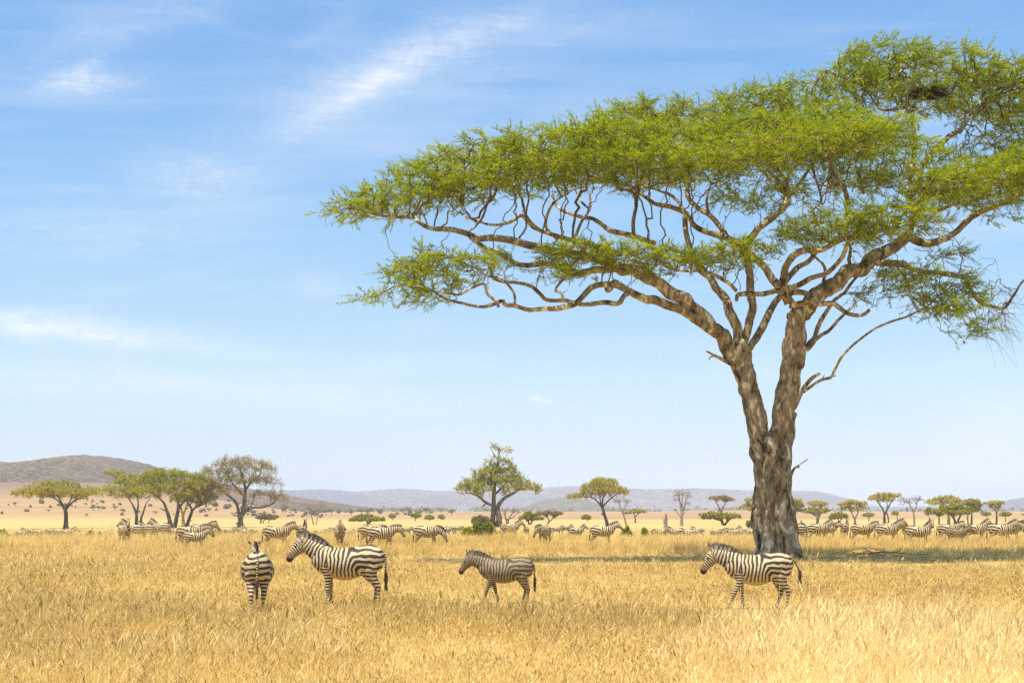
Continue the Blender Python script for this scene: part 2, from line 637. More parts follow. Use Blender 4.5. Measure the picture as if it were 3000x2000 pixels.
t = np.linspace(-1, 1, 221)
xs = 3900 * np.sign(t) * (0.02 * np.abs(t) + 0.98 * np.abs(t) ** 4)
tt = np.linspace(0, 1, 330)
ys = -40 + 7400 * (0.035 * tt + 0.965 * tt ** 3.2)
X, Y = np.meshgrid(xs, ys)
ground = grid_mesh('ground', X, Y, gz(X, Y), M['ground'])


def fbm(X, Y, sc, oct_=5, seed=0.0):
    out = np.zeros(X.shape)
    fx, fy = X.ravel() * sc, Y.ravel() * sc
    o = np.array([mnoise.fractal((a, b, seed), 0.9, 2.1, oct_) for a, b in zip(fx, fy)])
    return o.reshape(X.shape)


def hill(name, prof, d0, dr, d1, mat, nx=150, ny=46, rough=0.10, nsc=0.004, seed=1.0, zb=-10.0, sharp=1.2):
    """a ridge of real depth: prof = crest line in picture columns/rows, seen at distance dr"""
    prof = np.array(prof, float)
    px = np.linspace(prof[0, 0], prof[-1, 0], nx)
    cy = np.interp(px, prof[:, 0], prof[:, 1])
    crest = CAM_H + (YH - cy) / F * dr
    d = np.concatenate([np.linspace(d0, dr, ny), np.linspace(dr, d1, ny // 2)[1:]])
    f = np.where(d <= dr, ((d - d0) / (dr - d0)), ((d1 - d) / (d1 - dr)))
    f = np.clip(f, 0, 1)
    f = np.sin(f * math.pi / 2) ** sharp
    DX = (px - 1500) / F
    Xg = DX[None, :] * dr + (DX[None, :] * (d[:, None] - dr)) * 0.6
    Yg = np.repeat(d[:, None], nx, 1)
    n = fbm(Xg, Yg, nsc, 6, seed)
    hgt = (crest - zb)[None, :] * f[:, None]
    gully = (1 - np.abs(np.sin(Xg * nsc * 9 + 2.5 * n))) * (4 * f * (1 - f))[:, None]
    near = np.clip((d - d0) / (dr - d0), 0, 1)[:, None]
    Z = zb + hgt * (1 + rough * n * (4 * f * (1 - f) + 0.12)[:, None]) - rough * 0.9 * hgt * gully
    # small crest teeth
    Z += near * 0.030 * (crest - zb)[None, :] * fbm(Xg, Yg, nsc * 14, 3, seed + 5)
    return grid_mesh(name, Xg, Yg, Z, mat)


s2 = 1.27551
hill('hills', [(-900, 1420), (-300, 1385), (0, 1355), (31, 1357), (77, 1365), (122, 1359), (172, 1353), (214, 1349), (245, 1342), (268, 1338),
               (300, 1342), (329, 1344), (383, 1349), (448, 1365), (520, 1385), (600, 1405), (700, 1425), (800, 1443), (900, 1460), (1050, 1482), (1200, 1500)],
     1150, 2300, 3600, M['hill_near'], 190, 60, 0.09, 0.005, 3.3, 0.0)
hill('hills', [(500, 1462), (760, 1440), (850, 1437), (943, 1434), (1000, 1437), (1046, 1441), (1110, 1436), (1173, 1431), (1230, 1434), (1275, 1438), (1352, 1438), (1450, 1437),
               (1530, 1433), (1600, 1428), (1660, 1425), (1720, 1424), (1785, 1426), (1850, 1431), (1913, 1434), (1980, 1433), (2040, 1431),
               (2170, 1436), (2280, 1438), (2385, 1438), (2420, 1444), (2450, 1453), (2490, 1466), (2530, 1478), (2600, 1484), (2700, 1482), (2800, 1481), (2880, 1478), (3000, 1482), (3300, 1490)],
     5100, 6200, 7300, M['hill_far'], 240, 40, 0.16, 0.0022, 8.1, -8.0)
hill('hills', [(2700, 1500), (2820, 1487), (2880, 1477), (2930, 1472), (2960, 1463), (3000, 1457), (3080, 1448), (3200, 1440), (3400, 1445), (3600, 1460)],
     4400, 5000, 5600, M['hill_far'], 120, 30, 0.13, 0.003, 5.7, -8.0)
hill('hills', [(1480, 1501), (1525, 1490), (1560, 1476), (1600, 1463), (1640, 1458), (1680, 1459), (1720, 1466), (1770, 1479), (1820, 1492), (1850, 1500)],
     3000, 3400, 3800, M['hill_mid'], 90, 26, 0.08, 0.006, 2.2, -4.0)


# ------------------------------------------------------------------ tree growing
def colonize(P, par, fixed, att, step, kill, infl=1e9, iters=120, jitter=0.15, bias=(0, 0, 0.0), seed=1):
    """grow branch nodes from skeleton nodes P towards attractor points att"""
    r = np.random.default_rng(seed)
    P = [np.asarray(p, float) for p in P]
    par = list(par)
    att = np.asarray(att, float)
    A = np.array(P)
    D = np.full(len(att), 1e18)
    I = np.zeros(len(att), int)
    for c in range(0, len(A), 400):
        dd = ((att[:, None, :] - A[None, c:c + 400]) ** 2).sum(-1)
        i = dd.argmin(1)
        v = dd[np.arange(len(att)), i]
        b = v < D
        D[b] = v[b]
        I[b] = i[b] + c
    alive = D > kill ** 2
    bias = np.asarray(bias, float)
    seen = set()
    for _ in range(iters):
        act = alive & (D < infl ** 2)
        if not act.any():
            break
        ids = I[act]
        Pn = np.array(P)
        dirs = att[act] - Pn[ids]
        dirs /= np.linalg.norm(dirs, axis=1)[:, None] + 1e-9
        uq, inv = np.unique(ids, return_inverse=True)
        acc = np.zeros((len(uq), 3))
        np.add.at(acc, inv, dirs)
        acc /= np.linalg.norm(acc, axis=1)[:, None] + 1e-9
        acc += bias + r.normal(0, jitter, acc.shape)
        acc /= np.linalg.norm(acc, axis=1)[:, None] + 1e-9
        new = Pn[uq] + acc * step
        keep = []
        for q, pnew in zip(uq, new):
            key = (int(q), tuple(np.round(pnew / (step * 0.25)).astype(int)))
            if key in seen:
                keep.append(False)
                continue
            seen.add(key)
            keep.append(True)
        keep = np.array(keep)
        new, src = new[keep], uq[keep]
        if not len(new):
            break
        n0 = len(P)
        P.extend(new)
        par.extend(src.tolist())
        for c in range(0, len(new), 400):
            dd = ((att[:, None, :] - new[None, c:c + 400]) ** 2).sum(-1)
            i = dd.argmin(1)
            v = dd[np.arange(len(att)), i]
            b = v < D
            D[b] = v[b]
            I[b] = i[b] + n0 + c
        alive &= D > kill ** 2
    return np.array(P), np.array(par)


def pipe_radii(par, n0, tip, expo=2.3, cap=None):
    n = len(par)
    acc = np.zeros(n)
    kids = np.zeros(n, int)
    for i in range(n):
        if par[i] >= 0:
            kids[par[i]] += 1
    for i in range(n - 1, n0 - 1, -1):
        if kids[i] == 0:
            acc[i] = tip ** expo
        if par[i] >= 0:
            acc[par[i]] += acc[i]
    r = acc ** (1 / expo)
    r = np.maximum(r, tip)
    if cap is not None:
        r = np.minimum(r, cap)
    return r, kids


def pad_points(pads, n, r, flat=0.15):
    """points in flat-bottomed dome pads: rows cx cy cz rx ry rz weight"""
    pads = np.asarray(pads, float)
    wt = pads[:, 3] * pads[:, 4] * np.maximum(pads[:, 5], 0.3) ** 0.5 * pads[:, 6]
    idx = r.choice(len(pads), n, p=wt / wt.sum())
    th = r.uniform(0, 2 * math.pi, n)
    rad = np.sqrt(r.uniform(0, 1, n)) * (1 + 0.10 * np.sin(th * 5 + idx) + 0.08 * np.sin(th * 9 + idx * 2.3))
    q = pads[idx]
    dome = np.sqrt(np.clip(1 - np.minimum(rad, 1) ** 2, 0, 1))
    hh = r.uniform(-flat, 1, n) ** 1
    z = q[:, 2] + q[:, 5] * (dome * hh * 1.35 - 0.55 + 0.10 * r.normal(0, 1, n))
    return np.stack([q[:, 0] + rad * np.cos(th) * q[:, 3], q[:, 1] + rad * np.sin(th) * q[:, 4], z], -1)


def sprigs(base, dirs, length, nleaf, per, lw, ll, r, twig_r=0.006, droop=0.15):
    """leafy shoots. returns leaf V, faces, tint and twig V, faces"""
    n = len(base)
    dirs = dirs / (np.linalg.norm(dirs, axis=1)[:, None] + 1e-9)
    L = length * r.uniform(0.55, 1.25, n)
    side = r.normal(0, 1, (n, 3))
    side -= dirs * (side * dirs).sum(1)[:, None]
    side /= np.linalg.norm(side, axis=1)[:, None] + 1e-9
    curve = r.normal(0, 0.22, n)

    def at(t):
        return base + dirs * (L * t)[:, None] + side * (curve * L * t * t)[:, None] - np.array([0, 0, 1.0]) * (droop * L * t * t)[:, None]
    ts = np.linspace(0.12, 1.0, nleaf)
    C, T = [], []
    for tq in ts:
        c = at(np.full(n, tq))
        for _ in range(per):
            C.append(c)
            T.append(dirs)
    C = np.concatenate(C)
    T = np.concatenate(T)
    m = len(C)
    d = T * 1.0 + r.normal(0, 0.58, (m, 3)) * np.array([1, 1, .6])
    d /= np.linalg.norm(d, axis=1)[:, None]
    up = r.normal(0, 0.5, (m, 3)) + np.array([-.1, -.15, 1.0])
    wv = np.cross(d, up)
    wv /= np.linalg.norm(wv, axis=1)[:, None] + 1e-9
    l = ll * r.uniform(0.6, 1.3, m)[:, None]
    wd = lw * r.uniform(0.6, 1.2, m)[:, None]
    tip = C + d * l
    mid = C + d * l * 0.5
    LV = np.stack([C, mid + wv * wd * 0.5, tip, mid - wv * wd * 0.5], 1).reshape(-1, 3)
    LF = np.arange(m * 4).reshape(-1, 4)
    tint_s = r.uniform(0, 1, n)
    tint = np.tile(tint_s, nleaf * per) * 0.6 + r.uniform(0, 0.4, m)
    tint = np.repeat(tint, 4)
    P0, P1, P2 = at(np.zeros(n)), at(np.full(n, .5)), at(np.full(n, 1.0))
    rr = np.full(n, twig_r)
    v1, f1 = frusta(P0, P1, rr * 1.4, rr, 3)
    v2, f2 = frusta(P1, P2, rr, rr * 0.5, 3)
    TV = np.vstack([v1, v2])
    TF = [np.vstack([f1[0], f2[0] + len(v1)])]
    return LV, LF, tint, TV, TF


def skeleton(lines, step):
    """lines rows x y z r, the first point of each joins the nearest node so far"""
    P, Rr, par = [], [], []
    for ln in lines:
        ln = np.asarray(ln, float)
        L = np.linalg.norm(np.diff(ln[:, :3], axis=0), axis=1).sum()
        Q = catmull(ln, max(3, int(L / step) + 1))
        prev = -1
        if P:
            A = np.array(P)
            prev = int(((A - Q[0, :3]) ** 2).sum(1).argmin())
        for q in Q:
            P.append(q[:3])
            Rr.append(q[3])
            par.append(prev)
            prev = len(P) - 1
    return np.array(P), np.array(Rr), np.array(par)


# ------------------------------------------------------------------ the great umbrella acacia
TD = 71.0
SX = F / TD                                   # picture px per metre at the tree


def c5(x, y):
    return 900 + x / 1.96, 500 + y / 1.96


def c6(x, y):
    return 1800 + x / 1.96, 500 + y / 1.96


def c7(x, y):
    return 1600 + x / 1.68, 50 + y / 1.68


def c8(x, y):
    return 2000 + x / 2.09, 950 + y / 2.09


def limb(cv, pts, r0, r1, z0, z1, bend=0.0):
    """traced limb; r in metres, depth from z0 to z1"""
    n = len(pts)
    out = []
    for i, p in enumerate(pts):
        t = i / (n - 1)
        dep = z0 + (z1 - z0) * t + bend * math.sin(t * math.pi)
        px, py = cv(*p)
        x, y, z = W(px, py, TD + dep)
        out.append((x, y, z, r0 * (1 - t) + r1 * t))
    return out


def great_acacia():
    bx, by = W(2262, 1640, TD)[:2]
    base = (bx, by, float(gz(bx, by)))
    root = empty('acacia_tree', base)
    tag(root, 'huge flat topped acacia with forked trunk towering over the zebras', 'tree')
    r = np.random.default_rng(11)
    # --- lower trunk: intertwined stems fused into one body
    stems = [
        [(505, 1425, .50), (500, 1330, .44), (487, 1200, .50), (484, 1090, .47), (486, 980, .46), (488, 880, .47), (474, 760, .50), (455, 640, .50), (430, 500, .47), (402, 400, .45), (372, 300, .45), (352, 200, .46), (345, 140, .40), (338, 90, .30)],
        [(590, 1440, .52), (580, 1340, .48), (570, 1200, .50), (590, 1080, .48), (600, 960, .46), (575, 860, .46), (560, 780, .45), (585, 690, .46), (610, 600, .52), (625, 500, .55), (645, 400, .54), (662, 300, .52), (682, 200, .52), (692, 100, .50), (700, 0, .46), (705, -70, .42)],
        [(690, 1440, .44), (672, 1350, .36), (655, 1220, .36), (645, 1100, .30), (640, 980, .28), (636, 860, .28), (640, 740, .34), (650, 640, .36), (655, 540, .34)],
        [(640, 1435, .48), (640, 1320, .42), (625, 1200, .42), (612, 1080, .40), (610, 960, .36), (618, 820, .30)],
        [(470, 1270, .28), (468, 1210, .34), (478, 1150, .28)],
        [(720, 1450, .26), (700, 1400, .24), (680, 1340, .18)],
        [(530, 1430, .45), (540, 1300, .36), (535, 1150, .36), (525, 1000, .36), (530, 880, .38), (520, 760, .36), (508, 690, .30)],
    ]
    dep = [(0.1, 0.0), (0.35, 0.15), (0.2, 0.3), (-0.35, -0.1), (-0.15, -0.1), (-0.3, 0.0), (-0.45, -0.15)]
    g = Geo()
    for st, (z0, z1) in zip(stems, dep):
        rows = []
        n = len(st)
        for i, (a, b, rr) in enumerate(st):
            px, py = c8(a, b)
            x, y, z = W(px, py, TD + z0 + (z1 - z0) * i / (n - 1))
            rows.append((x, y, z, rr * .88))
        Q = catmull(rows, n * 5)
        Q[:, 0] += 0.03 * np.sin(np.arange(len(Q)) * 0.9)
        tube(g, Q, 20, 0.02)
    # root flares
    for ang, ln, rr in ((-20, 1.15, .24), (-75, .95, .24), (-125, .9, .24), (170, .85, .22), (60, .9, .24), (120, .9, .24)):
        a = R(ang)
        c = np.array([bx, by, base[2]])
        dv = np.array([math.cos(a), math.sin(a), 0])
        rows = [(*(c + dv * 0.30 + np.array([0, 0, 1.0])), rr * .8), (*(c + dv * 0.60 + np.array([0, 0, .35])), rr), (*(c + dv * ln + np.array([0, 0, -.05])), rr * .8), (*(c + dv * (ln + .5) + np.array([0, 0, -.3])), rr * .4)]
        tube(g, catmull(rows, 14), 14, 0.02)
    V, fs, _ = g.arrays()
    V, fs = remesh(V, fs, 0.05, 2)
    nr = np.array([mnoise.fractal((a * 2.2, b * 2.2, c * 0.7), 0.8, 2.0, 4) for a, b, c in V])
    cen = np.array([bx, by, 0])
    rad = V - cen
    rad[:, 2] = 0
    rad /= np.linalg.norm(rad, axis=1)[:, None] + 1e-6
    n2 = np.array([1 - abs(mnoise.noise((a * 2.6 + .35 * c, b * 2.6, c * 0.55))) * 3.2 for a, b, c in V])
    n3 = np.array([mnoise.fractal((a * 8, b * 8, c * 2.2), 0.8, 2.0, 3) for a, b, c in V])
    V = V + rad * (0.05 * nr - (0.07 + .07 * np.clip((6 - V[:, 2]) / 4, 0, 1)) * np.clip(n2, 0, 1) + 0.022 * n3)[:, None]
    tg = Geo()
    tg.add(V, fs)
    # --- traced limbs
    L = []
    A_ = L.append
    # left main limb and its continuation
    A_(limb(c6, [(690, 1090), (640, 990), (560, 900), (470, 815), (380, 735), (230, 640), (100, 580), (0, 535)], .40, .27, 0, -1.5))
    A_(limb(c5, [(1764, 540), (1650, 497), (1480, 468), (1300, 445), (1180, 405), (1000, 390), (930, 360), (860, 340), (780, 322), (680, 305), (610, 272)], .26, .10, -1.5, -4.0))
    A_(limb(c5, [(610, 272), (520, 262), (420, 250), (320, 235), (200, 225)], .10, .04, -4, -4.6))
    A_(limb(c5, [(1780, 560), (1660, 580), (1560, 580), (1470, 560), (1380, 532), (1250, 535), (1130, 505), (1040, 460), (970, 405), (930, 372)], .20, .10, -1.4, -3.2))
    A_(limb(c6, [(230, 640), (200, 585), (150, 545), (80, 515)], .17, .10, -1.0, .5))
    # lower left limb
    A_(limb(c6, [(560, 920), (430, 835), (300, 765), (180, 725), (80, 690), (0, 662), (-40, 655)], .27, .19, -.5, -3.5))
    A_(limb(c5, [(1725, 653), (1680, 658), (1600, 708), (1520, 765), (1430, 795), (1330, 795), (1200, 780), (1135, 775), (1110, 745), (1030, 765), (930, 765), (850, 745), (760, 710), (680, 680), (560, 655), (450, 690), (300, 725), (250, 745)], .18, .012, -3.5, -6.0))
    A_(limb(c5, [(1850, 695), (1818, 725), (1795, 762), (1700, 755), (1600, 772), (1480, 760), (1400, 740), (1330, 700), (1250, 660), (1150, 640), (1090, 610), (1060, 560), (1070, 510)], .15, .07, -2.8, -4.2))
    A_(limb(c5, [(1100, 785), (1080, 745), (1030, 712), (1018, 655), (960, 672), (880, 710), (780, 695), (690, 680)], .09, .05, -5.0, -5.5))
    A_(limb(c5, [(1472, 755), (1462, 700), (1432, 680), (1468, 630), (1492, 598)], .08, .06, -4.2, -3.8))
    A_(limb(c5, [(1192, 775), (1182, 700), (1140, 640), (1090, 610)], .08, .06, -4.7, -4.4))
    A_(limb(c5, [(680, 680), (640, 620), (620, 560), (560, 530), (500, 500)], .06, .03, -5.7, -6.0))
    A_(limb(c5, [(1090, 610), (1020, 600), (940, 560), (880, 520), (800, 480)], .06, .03, -4.3, -5.0))
    # upper left fan
    A_(limb(c5, [(1764, 470), (1640, 440), (1520, 405), (1430, 375), (1330, 340), (1250, 280), (1215, 268), (1130, 305), (1050, 312), (970, 285), (900, 250)], .16, .06, 1.0, 2.0))
    A_(limb(c5, [(2000, 420), (1870, 368), (1740, 350), (1650, 290), (1570, 260), (1490, 240), (1430, 190), (1400, 130)], .17, .07, 2.0, 4.0))
    A_(limb(c5, [(1540, 375), (1570, 290), (1620, 220), (1635, 130)], .10, .06, 3.0, 3.5))
    A_(limb(c5, [(1620, 220), (1560, 170), (1535, 110)], .07, .05, 3.3, 3.6))
    A_(limb(c5, [(1440, 400), (1370, 320), (1390, 230), (1430, 170), (1500, 130)], .10, .06, 1.4, 1.0))
    A_(limb(c5, [(1330, 340), (1250, 270), (1230, 190), (1225, 150)], .10, .06, 1.2, .5))
    A_(limb(c5, [(930, 350), (975, 300), (920, 250), (890, 190)], .06, .04, -3.2, -3.0))
    A_(limb(c6, [(110, 380), (100, 290), (130, 190), (120, 130), (40, 110)], .13, .08, .6, 0.5))
    # left trunk, inner limbs
    A_(limb(c6, [(715, 980), (690, 880), (650, 780), (600, 690), (555, 625), (500, 570), (440, 470), (405, 360), (395, 290), (405, 245)], .30, .13, 0, 2.5))
    A_(limb(c6, [(745, 970), (770, 870), (792, 770), (775, 620), (758, 500), (700, 420), (640, 380), (540, 340), (480, 295), (410, 240), (310, 215), (230, 180), (170, 130), (90, 90)], .26, .10, .2, 2.5))
    A_(limb(c6, [(640, 380), (590, 300), (540, 240), (480, 200), (430, 150), (400, 90)], .18, .10, 1.6, 4.0))
    A_(limb(c6, [(405, 240), (350, 160), (270, 120), (180, 100)], .11, .06, 2.5, 3.5))
    A_(limb(c6, [(540, 240), (520, 170), (540, 90), (600, 60)], .09, .05, 2.5, 2.0))
    A_(limb(c6, [(775, 1020), (830, 915), (900, 800), (945, 715), (990, 620), (1040, 560), (1120, 510), (1180, 430)], .24, .13, .6, 3.0))
    # right trunk limbs
    A_(limb(c6, [(1000, 760), (950, 660), (870, 570), (790, 500), (740, 440), (680, 390)], .25, .16, .2, 1.4))
    A_(limb(c6, [(740, 440), (790, 360), (860, 310), (930, 260), (985, 190), (1000, 130), (960, 80), (920, 40), (870, 0)], .22, .09, 1.2, 2.0))
    A_(limb(c6, [(1030, 850), (1130, 760), (1240, 670), (1350, 590), (1480, 510), (1600, 430), (1680, 375)], .46, .28, 0, 1.0))
    A_(limb(c6, [(1680, 375), (1780, 408), (1880, 412), (1950, 370), (2050, 270), (2150, 210), (2300, 150), (2420, 90), (2560, 20)], .24, .12, 1.0, 1.5))
    A_(limb(c6, [(1680, 380), (1705, 320), (1740, 240), (1765, 190), (1860, 135), (2000, 98), (2110, 75), (2200, 30)], .24, .09, 1.0, -1.0))
    A_(limb(c6, [(1830, 235), (1900, 210), (1980, 180), (2100, 155), (2200, 140), (2280, 60)], .14, .06, 1.0, .4))
    A_(limb(c6, [(1500, 525), (1560, 535), (1640, 535), (1730, 562), (1850, 590), (1990, 607), (2020, 660), (2080, 740), (2150, 770), (2240, 785), (2290, 720), (2352, 640), (2420, 600)], .19, .05, .4, -2.5))
    A_(limb(c6, [(1620, 540), (1670, 620), (1700, 700), (1745, 750), (1800, 790)], .08, .04, .2, -.5))
    A_(limb(c6, [(1020, 770), (1065, 765), (1130, 742), (1230, 770), (1340, 822), (1420, 832), (1470, 785)], .19, .09, -.5, -2.0))
    A_(limb(c6, [(1020, 790), (1010, 735), (985, 705), (1050, 690), (1095, 710)], .20, .15, -.3, -.9))
    A_(limb(c6, [(1010, 720), (940, 690), (850, 702), (780, 690), (705, 690), (700, 725)], .17, .11, -.6, -2.4))
    A_(limb(c6, [(700, 690), (640, 640), (560, 600), (470, 580), (300, 570), (240, 540)], .11, .05, -2.3, -3.5))
    A_(limb(c6, [(940, 690), (1050, 660), (1150, 610), (1230, 570), (1300, 495), (1345, 420), (1400, 350)], .17, .10, -.9, -2.5))
    A_(limb(c6, [(955, 660), (980, 565), (1030, 480), (1100, 452), (1200, 452), (1280, 412), (1400, 372), (1500, 350), (1620, 330)], .23, .10, .1, -3.2))
    A_(limb(c6, [(1200, 640), (1210, 560), (1170, 500), (1140, 470)], .10, .06, 0, 0))
    A_(limb(c6, [(1350, 590), (1360, 500), (1350, 420), (1340, 330)], .12, .07, .4, 1.2))
    A_(limb(c6, [(1110, 1010), (1140, 940), (1200, 830), (1280, 740), (1330, 690), (1372, 635), (1420, 560)], .15, .07, .3, 2.5))
    A_(limb(c6, [(1100, 1030), (1180, 940), (1260, 880), (1330, 812), (1372, 772)], .13, .06, .1, -.8))
    A_(limb(c6, [(1040, 1345), (1080, 1260), (1120, 1200), (1150, 1170), (1185, 1145)], .15, .08, -.1, -.5))
    A_(limb(c6, [(1085, 1270), (1160, 1218), (1225, 1195), (1240, 1165), (1265, 1115), (1310, 1058), (1380, 990), (1480, 920), (1580, 870), (1700, 830), (1790, 770), (1850, 720)], .09, .05, -.2, -2.2))
    A_(limb(c6, [(1225, 1195), (1250, 1182), (1272, 1165)], .05, .025, -.4, -.5))
    A_(limb(c6, [(1180, 1210), (1195, 1195), (1205, 1178)], .045, .015, -.3, -.3))
    A_(limb(c6, [(700, 1120), (640, 1095), (600, 1075), (570, 1062), (525, 1040)], .15, .05, 0, -.8))
    A_(limb(c6, [(575, 1062), (552, 1068), (543, 1080)], .05, .02, -.5, -.6))
    A_(limb(c8, [(655, 940), (680, 892), (712, 862), (770, 810)], .11, .02, -.2, -.6))
    A_(limb(c8, [(700, 872), (718, 880)], .05, .03, -.4, -.5))
    # top limbs
    A_(limb(c7, [(1490, 920), (1470, 870), (1430, 800), (1410, 740), (1408, 690), (1385, 640), (1330, 600)], .15, .08, -2.4, -4.0))
    A_(limb(c7, [(1408, 690), (1450, 630), (1500, 600)], .10, .06, -3.2, -3.6))
    A_(limb(c7, [(1790, 800), (1810, 650), (1800, 500), (1792, 440), (1752, 400), (1735, 330), (1742, 250), (1690, 180)], .16, .07, 2.0, 4.5))
    A_(limb(c7, [(1795, 440), (1700, 456), (1640, 445), (1600, 390), (1550, 335)], .11, .05, 3.2, 4.0))
    A_(limb(c7, [(1780, 900), (1850, 760), (1890, 680), (1980, 600), (2045, 545), (2080, 480), (2130, 440), (2142, 370), (2105, 300)], .20, .07, 1.0, 4.0))
    A_(limb(c7, [(2130, 440), (2200, 400), (2300, 335), (2400, 290), (2500, 240)], .11, .05, 3.5, 5.0))
    A_(limb(c7, [(1080, 1000), (1160, 955), (1195, 880), (1130, 830), (1070, 765)], .15, .08, 2.4, 4.0))
    A_(limb(c7, [(1195, 880), (1235, 845), (1310, 735), (1350, 690)], .12, .07, 2.6, 3.4))
    A_(limb(c7, [(1200, 870), (1165, 790), (1130, 735), (1110, 690)], .11, .06, 2.7, 2.0))
    A_(limb(c7, [(1070, 765), (1000, 690), (900, 600), (780, 500), (620, 480), (520, 500)], .09, .05, 4.0, 6.5))
    A_(limb(c7, [(1130, 735), (1100, 620), (1060, 520), (1020, 430)], .09, .05, 3.0, 6.0))
    A_(limb(c7, [(1310, 735), (1350, 840), (1345, 920)], .09, .07, 3.0, 1.5))
    A_(limb(c7, [(1560, 870), (1580, 790), (1640, 760), (1700, 700)], .09, .05, 2.0, 2.5))
    A_(limb(c7, [(1550, 335), (1460, 300), (1380, 260)], .06, .04, 4.0, 4.4))
    for ln in L:
        ln = np.array(ln)
        len_ = np.linalg.norm(np.diff(ln[:, :3], axis=0), axis=1).sum()
        n = max(5, int(len_ / 0.14))
        Q = catmull(ln, n)
        Q[:, 3] *= .85 if ln[0, 3] > .3 else .74
        amp = 0.20 * Q[:, 3].mean() + 0.02
        ph = r.uniform(0, 6, 3)
        tq = np.arange(n) * 0.14
        kn = np.arange(0, tq[-1] + 1.2, r.uniform(.55, .85))
        for ax in range(3):
            Q[:, ax] += (amp + .035) * 1.5 * np.interp(tq, kn, r.normal(0, .55, len(kn))) * np.minimum(1, tq / 0.5)
        Q[:, 3] *= 1 + 0.05 * np.sin(tq * 2.3 + ph[0]) + 0.03 * r.normal(0, 1, n)
        tube(tg, Q, 10 if Q[0, 3] > .12 else 7, 0.035)
    trunk = tg.build('trunk', M['bark'], None, True)
    # --- crown: pads of foliage (2352-wide picture coordinates), depth offset, half depth in m
    pads2 = [
        # top right dome
        (2010, 112, 120, 30, 4.5, 4.0, 1.1), (2130, 135, 150, 34, 4.5, 4.6, 1.2), (2270, 165, 130, 40, 5, 4.6, 1.2), (1950, 165, 80, 32, 4.5, 3.0, .8),
        (2060, 185, 130, 24, 3.5, 3.0, .4), (2240, 222, 110, 24, 5.0, 3.0, .35), (2420, 190, 150, 46, 5, 4.5, 1), (2330, 280, 90, 40, 4.5, 3.5, .35),
        (2270, 335, 110, 26, 4.5, 3.5, .45), (2480, 300, 120, 45, 4, 4.0, .5), (2130, 215, 70, 20, 3.5, 2.0, .5),
        # second row of tops
        (1450, 262, 95, 36, 6.5, 4.0, 1.0), (1540, 245, 80, 30, 6.5, 3.5, 1.0), (1720, 225, 95, 36, 6.5, 4.0, .9), (1830, 205, 90, 34, 6.5, 3.5, .9), (1650, 260, 70, 30, 6, 3.5, .8),
        # broad main layer
        (1880, 285, 130, 36, 1.0, 4.5, 1.3), (1730, 310, 150, 40, 0.5, 5.0, 1.3), (1570, 335, 150, 40, 0.5, 5.0, 1.3), (1420, 350, 150, 36, -1, 5.0, 1.3), (1280, 360, 150, 34, -2, 4.8, 1.3),
        (1130, 385, 130, 32, -2.5, 4.4, 1.2), (1010, 425, 110, 26, -3.5, 3.8, 1.1), (900, 450, 95, 22, -4.2, 3.2, 1.1), (810, 472, 62, 16, -4.6, 2.4, 1.0),
        (1840, 355, 130, 30, -4, 4.0, 1.3), (1980, 310, 120, 36, -3, 4.5, 1.3), (1930, 345, 120, 26, -4.5, 3.5, 1.1), (1680, 385, 130, 28, -3.5, 4.0, 1.2), (1520, 400, 140, 26, -3, 4.2, 1.2),
        (1370, 405, 130, 24, -3, 4.0, 1.1), (1230, 415, 120, 24, -3.2, 3.8, 1.1), (1080, 450, 110, 20, -3.8, 3.2, 1.0), (960, 475, 90, 16, -4.3, 2.6, .8),
        (2080, 350, 90, 32, 0, 4.0, .55), (2060, 400, 90, 22, 0, 3.0, .5), (1700, 470, 80, 24, 4.0, 2.5, .4), (1980, 430, 70, 30, 3.0, 2.5, .4),
        # right hand shelf
        (2230, 405, 120, 34, -1.5, 4.5, 1.2), (2150, 425, 90, 26, -2, 3.5, 1.0), (2340, 375, 110, 36, -1, 4.5, 1.2), (2460, 350, 120, 36, 0, 4.0, 1.1), (2310, 430, 80, 20, -2, 3.0, .7),
        # middle shelf
        (1920, 505, 110, 24, -4.5, 3.6, 1.1), (2030, 490, 100, 26, -4, 3.6, 1.1), (1850, 520, 70, 16, -4.2, 2.5, .8), (2110, 510, 50, 16, -3.5, 2.0, .7), (1990, 540, 100, 12, -3.8, 2.5, .4),
        # lower middle shelf
        (1350, 568, 110, 16, -4, 2.8, 1.1), (1450, 572, 110, 16, -4.2, 2.8, 1.0), (1560, 585, 90, 18, -4, 2.6, .9), (1660, 580, 100, 20, -3.8, 2.8, 1.0), (1740, 562, 60, 20, -3.5, 2.2, .8), (1290, 612, 70, 22, -3.8, 2.0, .55),
        # low left
        (1010, 590, 90, 24, -5.5, 2.8, .8), (930, 615, 60, 20, -5.8, 2.2, .8), (1090, 600, 70, 24, -4.8, 2.4, .7), (1000, 640, 80, 22, -5.6, 2.2, .6), (870, 668, 48, 10, -6, 1.4, .7), (975, 672, 55, 12, -5.8, 1.6, .8), (1150, 585, 50, 24, -4.4, 1.8, .5),
    ]
    sparse2 = [  # thin drooping sprays at the lower right and between the limbs
        (2130, 640, 110, 45, -1.5, 2.6, 1.0), (2210, 690, 100, 40, -2, 2.6, 1.0), (2250, 740, 60, 30, -2.4, 2.0, .9), (2060, 610, 60, 40, .8, 2.0, .7), (2170, 580, 90, 20, .5, 2.2, .6),
        (2330, 650, 50, 34, -2.6, 1.8, .7), (2000, 660, 40, 25, .8, 1.6, .4), (1760, 440, 90, 40, 3.5, 3.0, .6), (1880, 400, 110, 36, 2.6, 3.0, .7), (2240, 480, 80, 20, .5, 2.0, .3),
    ]

    def cv(p):
        x, y, z = W(p[0] * s2, (p[1] + 10) * s2, TD + p[4])
        m = s2 / F * (TD + p[4])
        return (x, y, z, p[2] * m, p[5], max(p[3] * m * .85, .2), p[6])
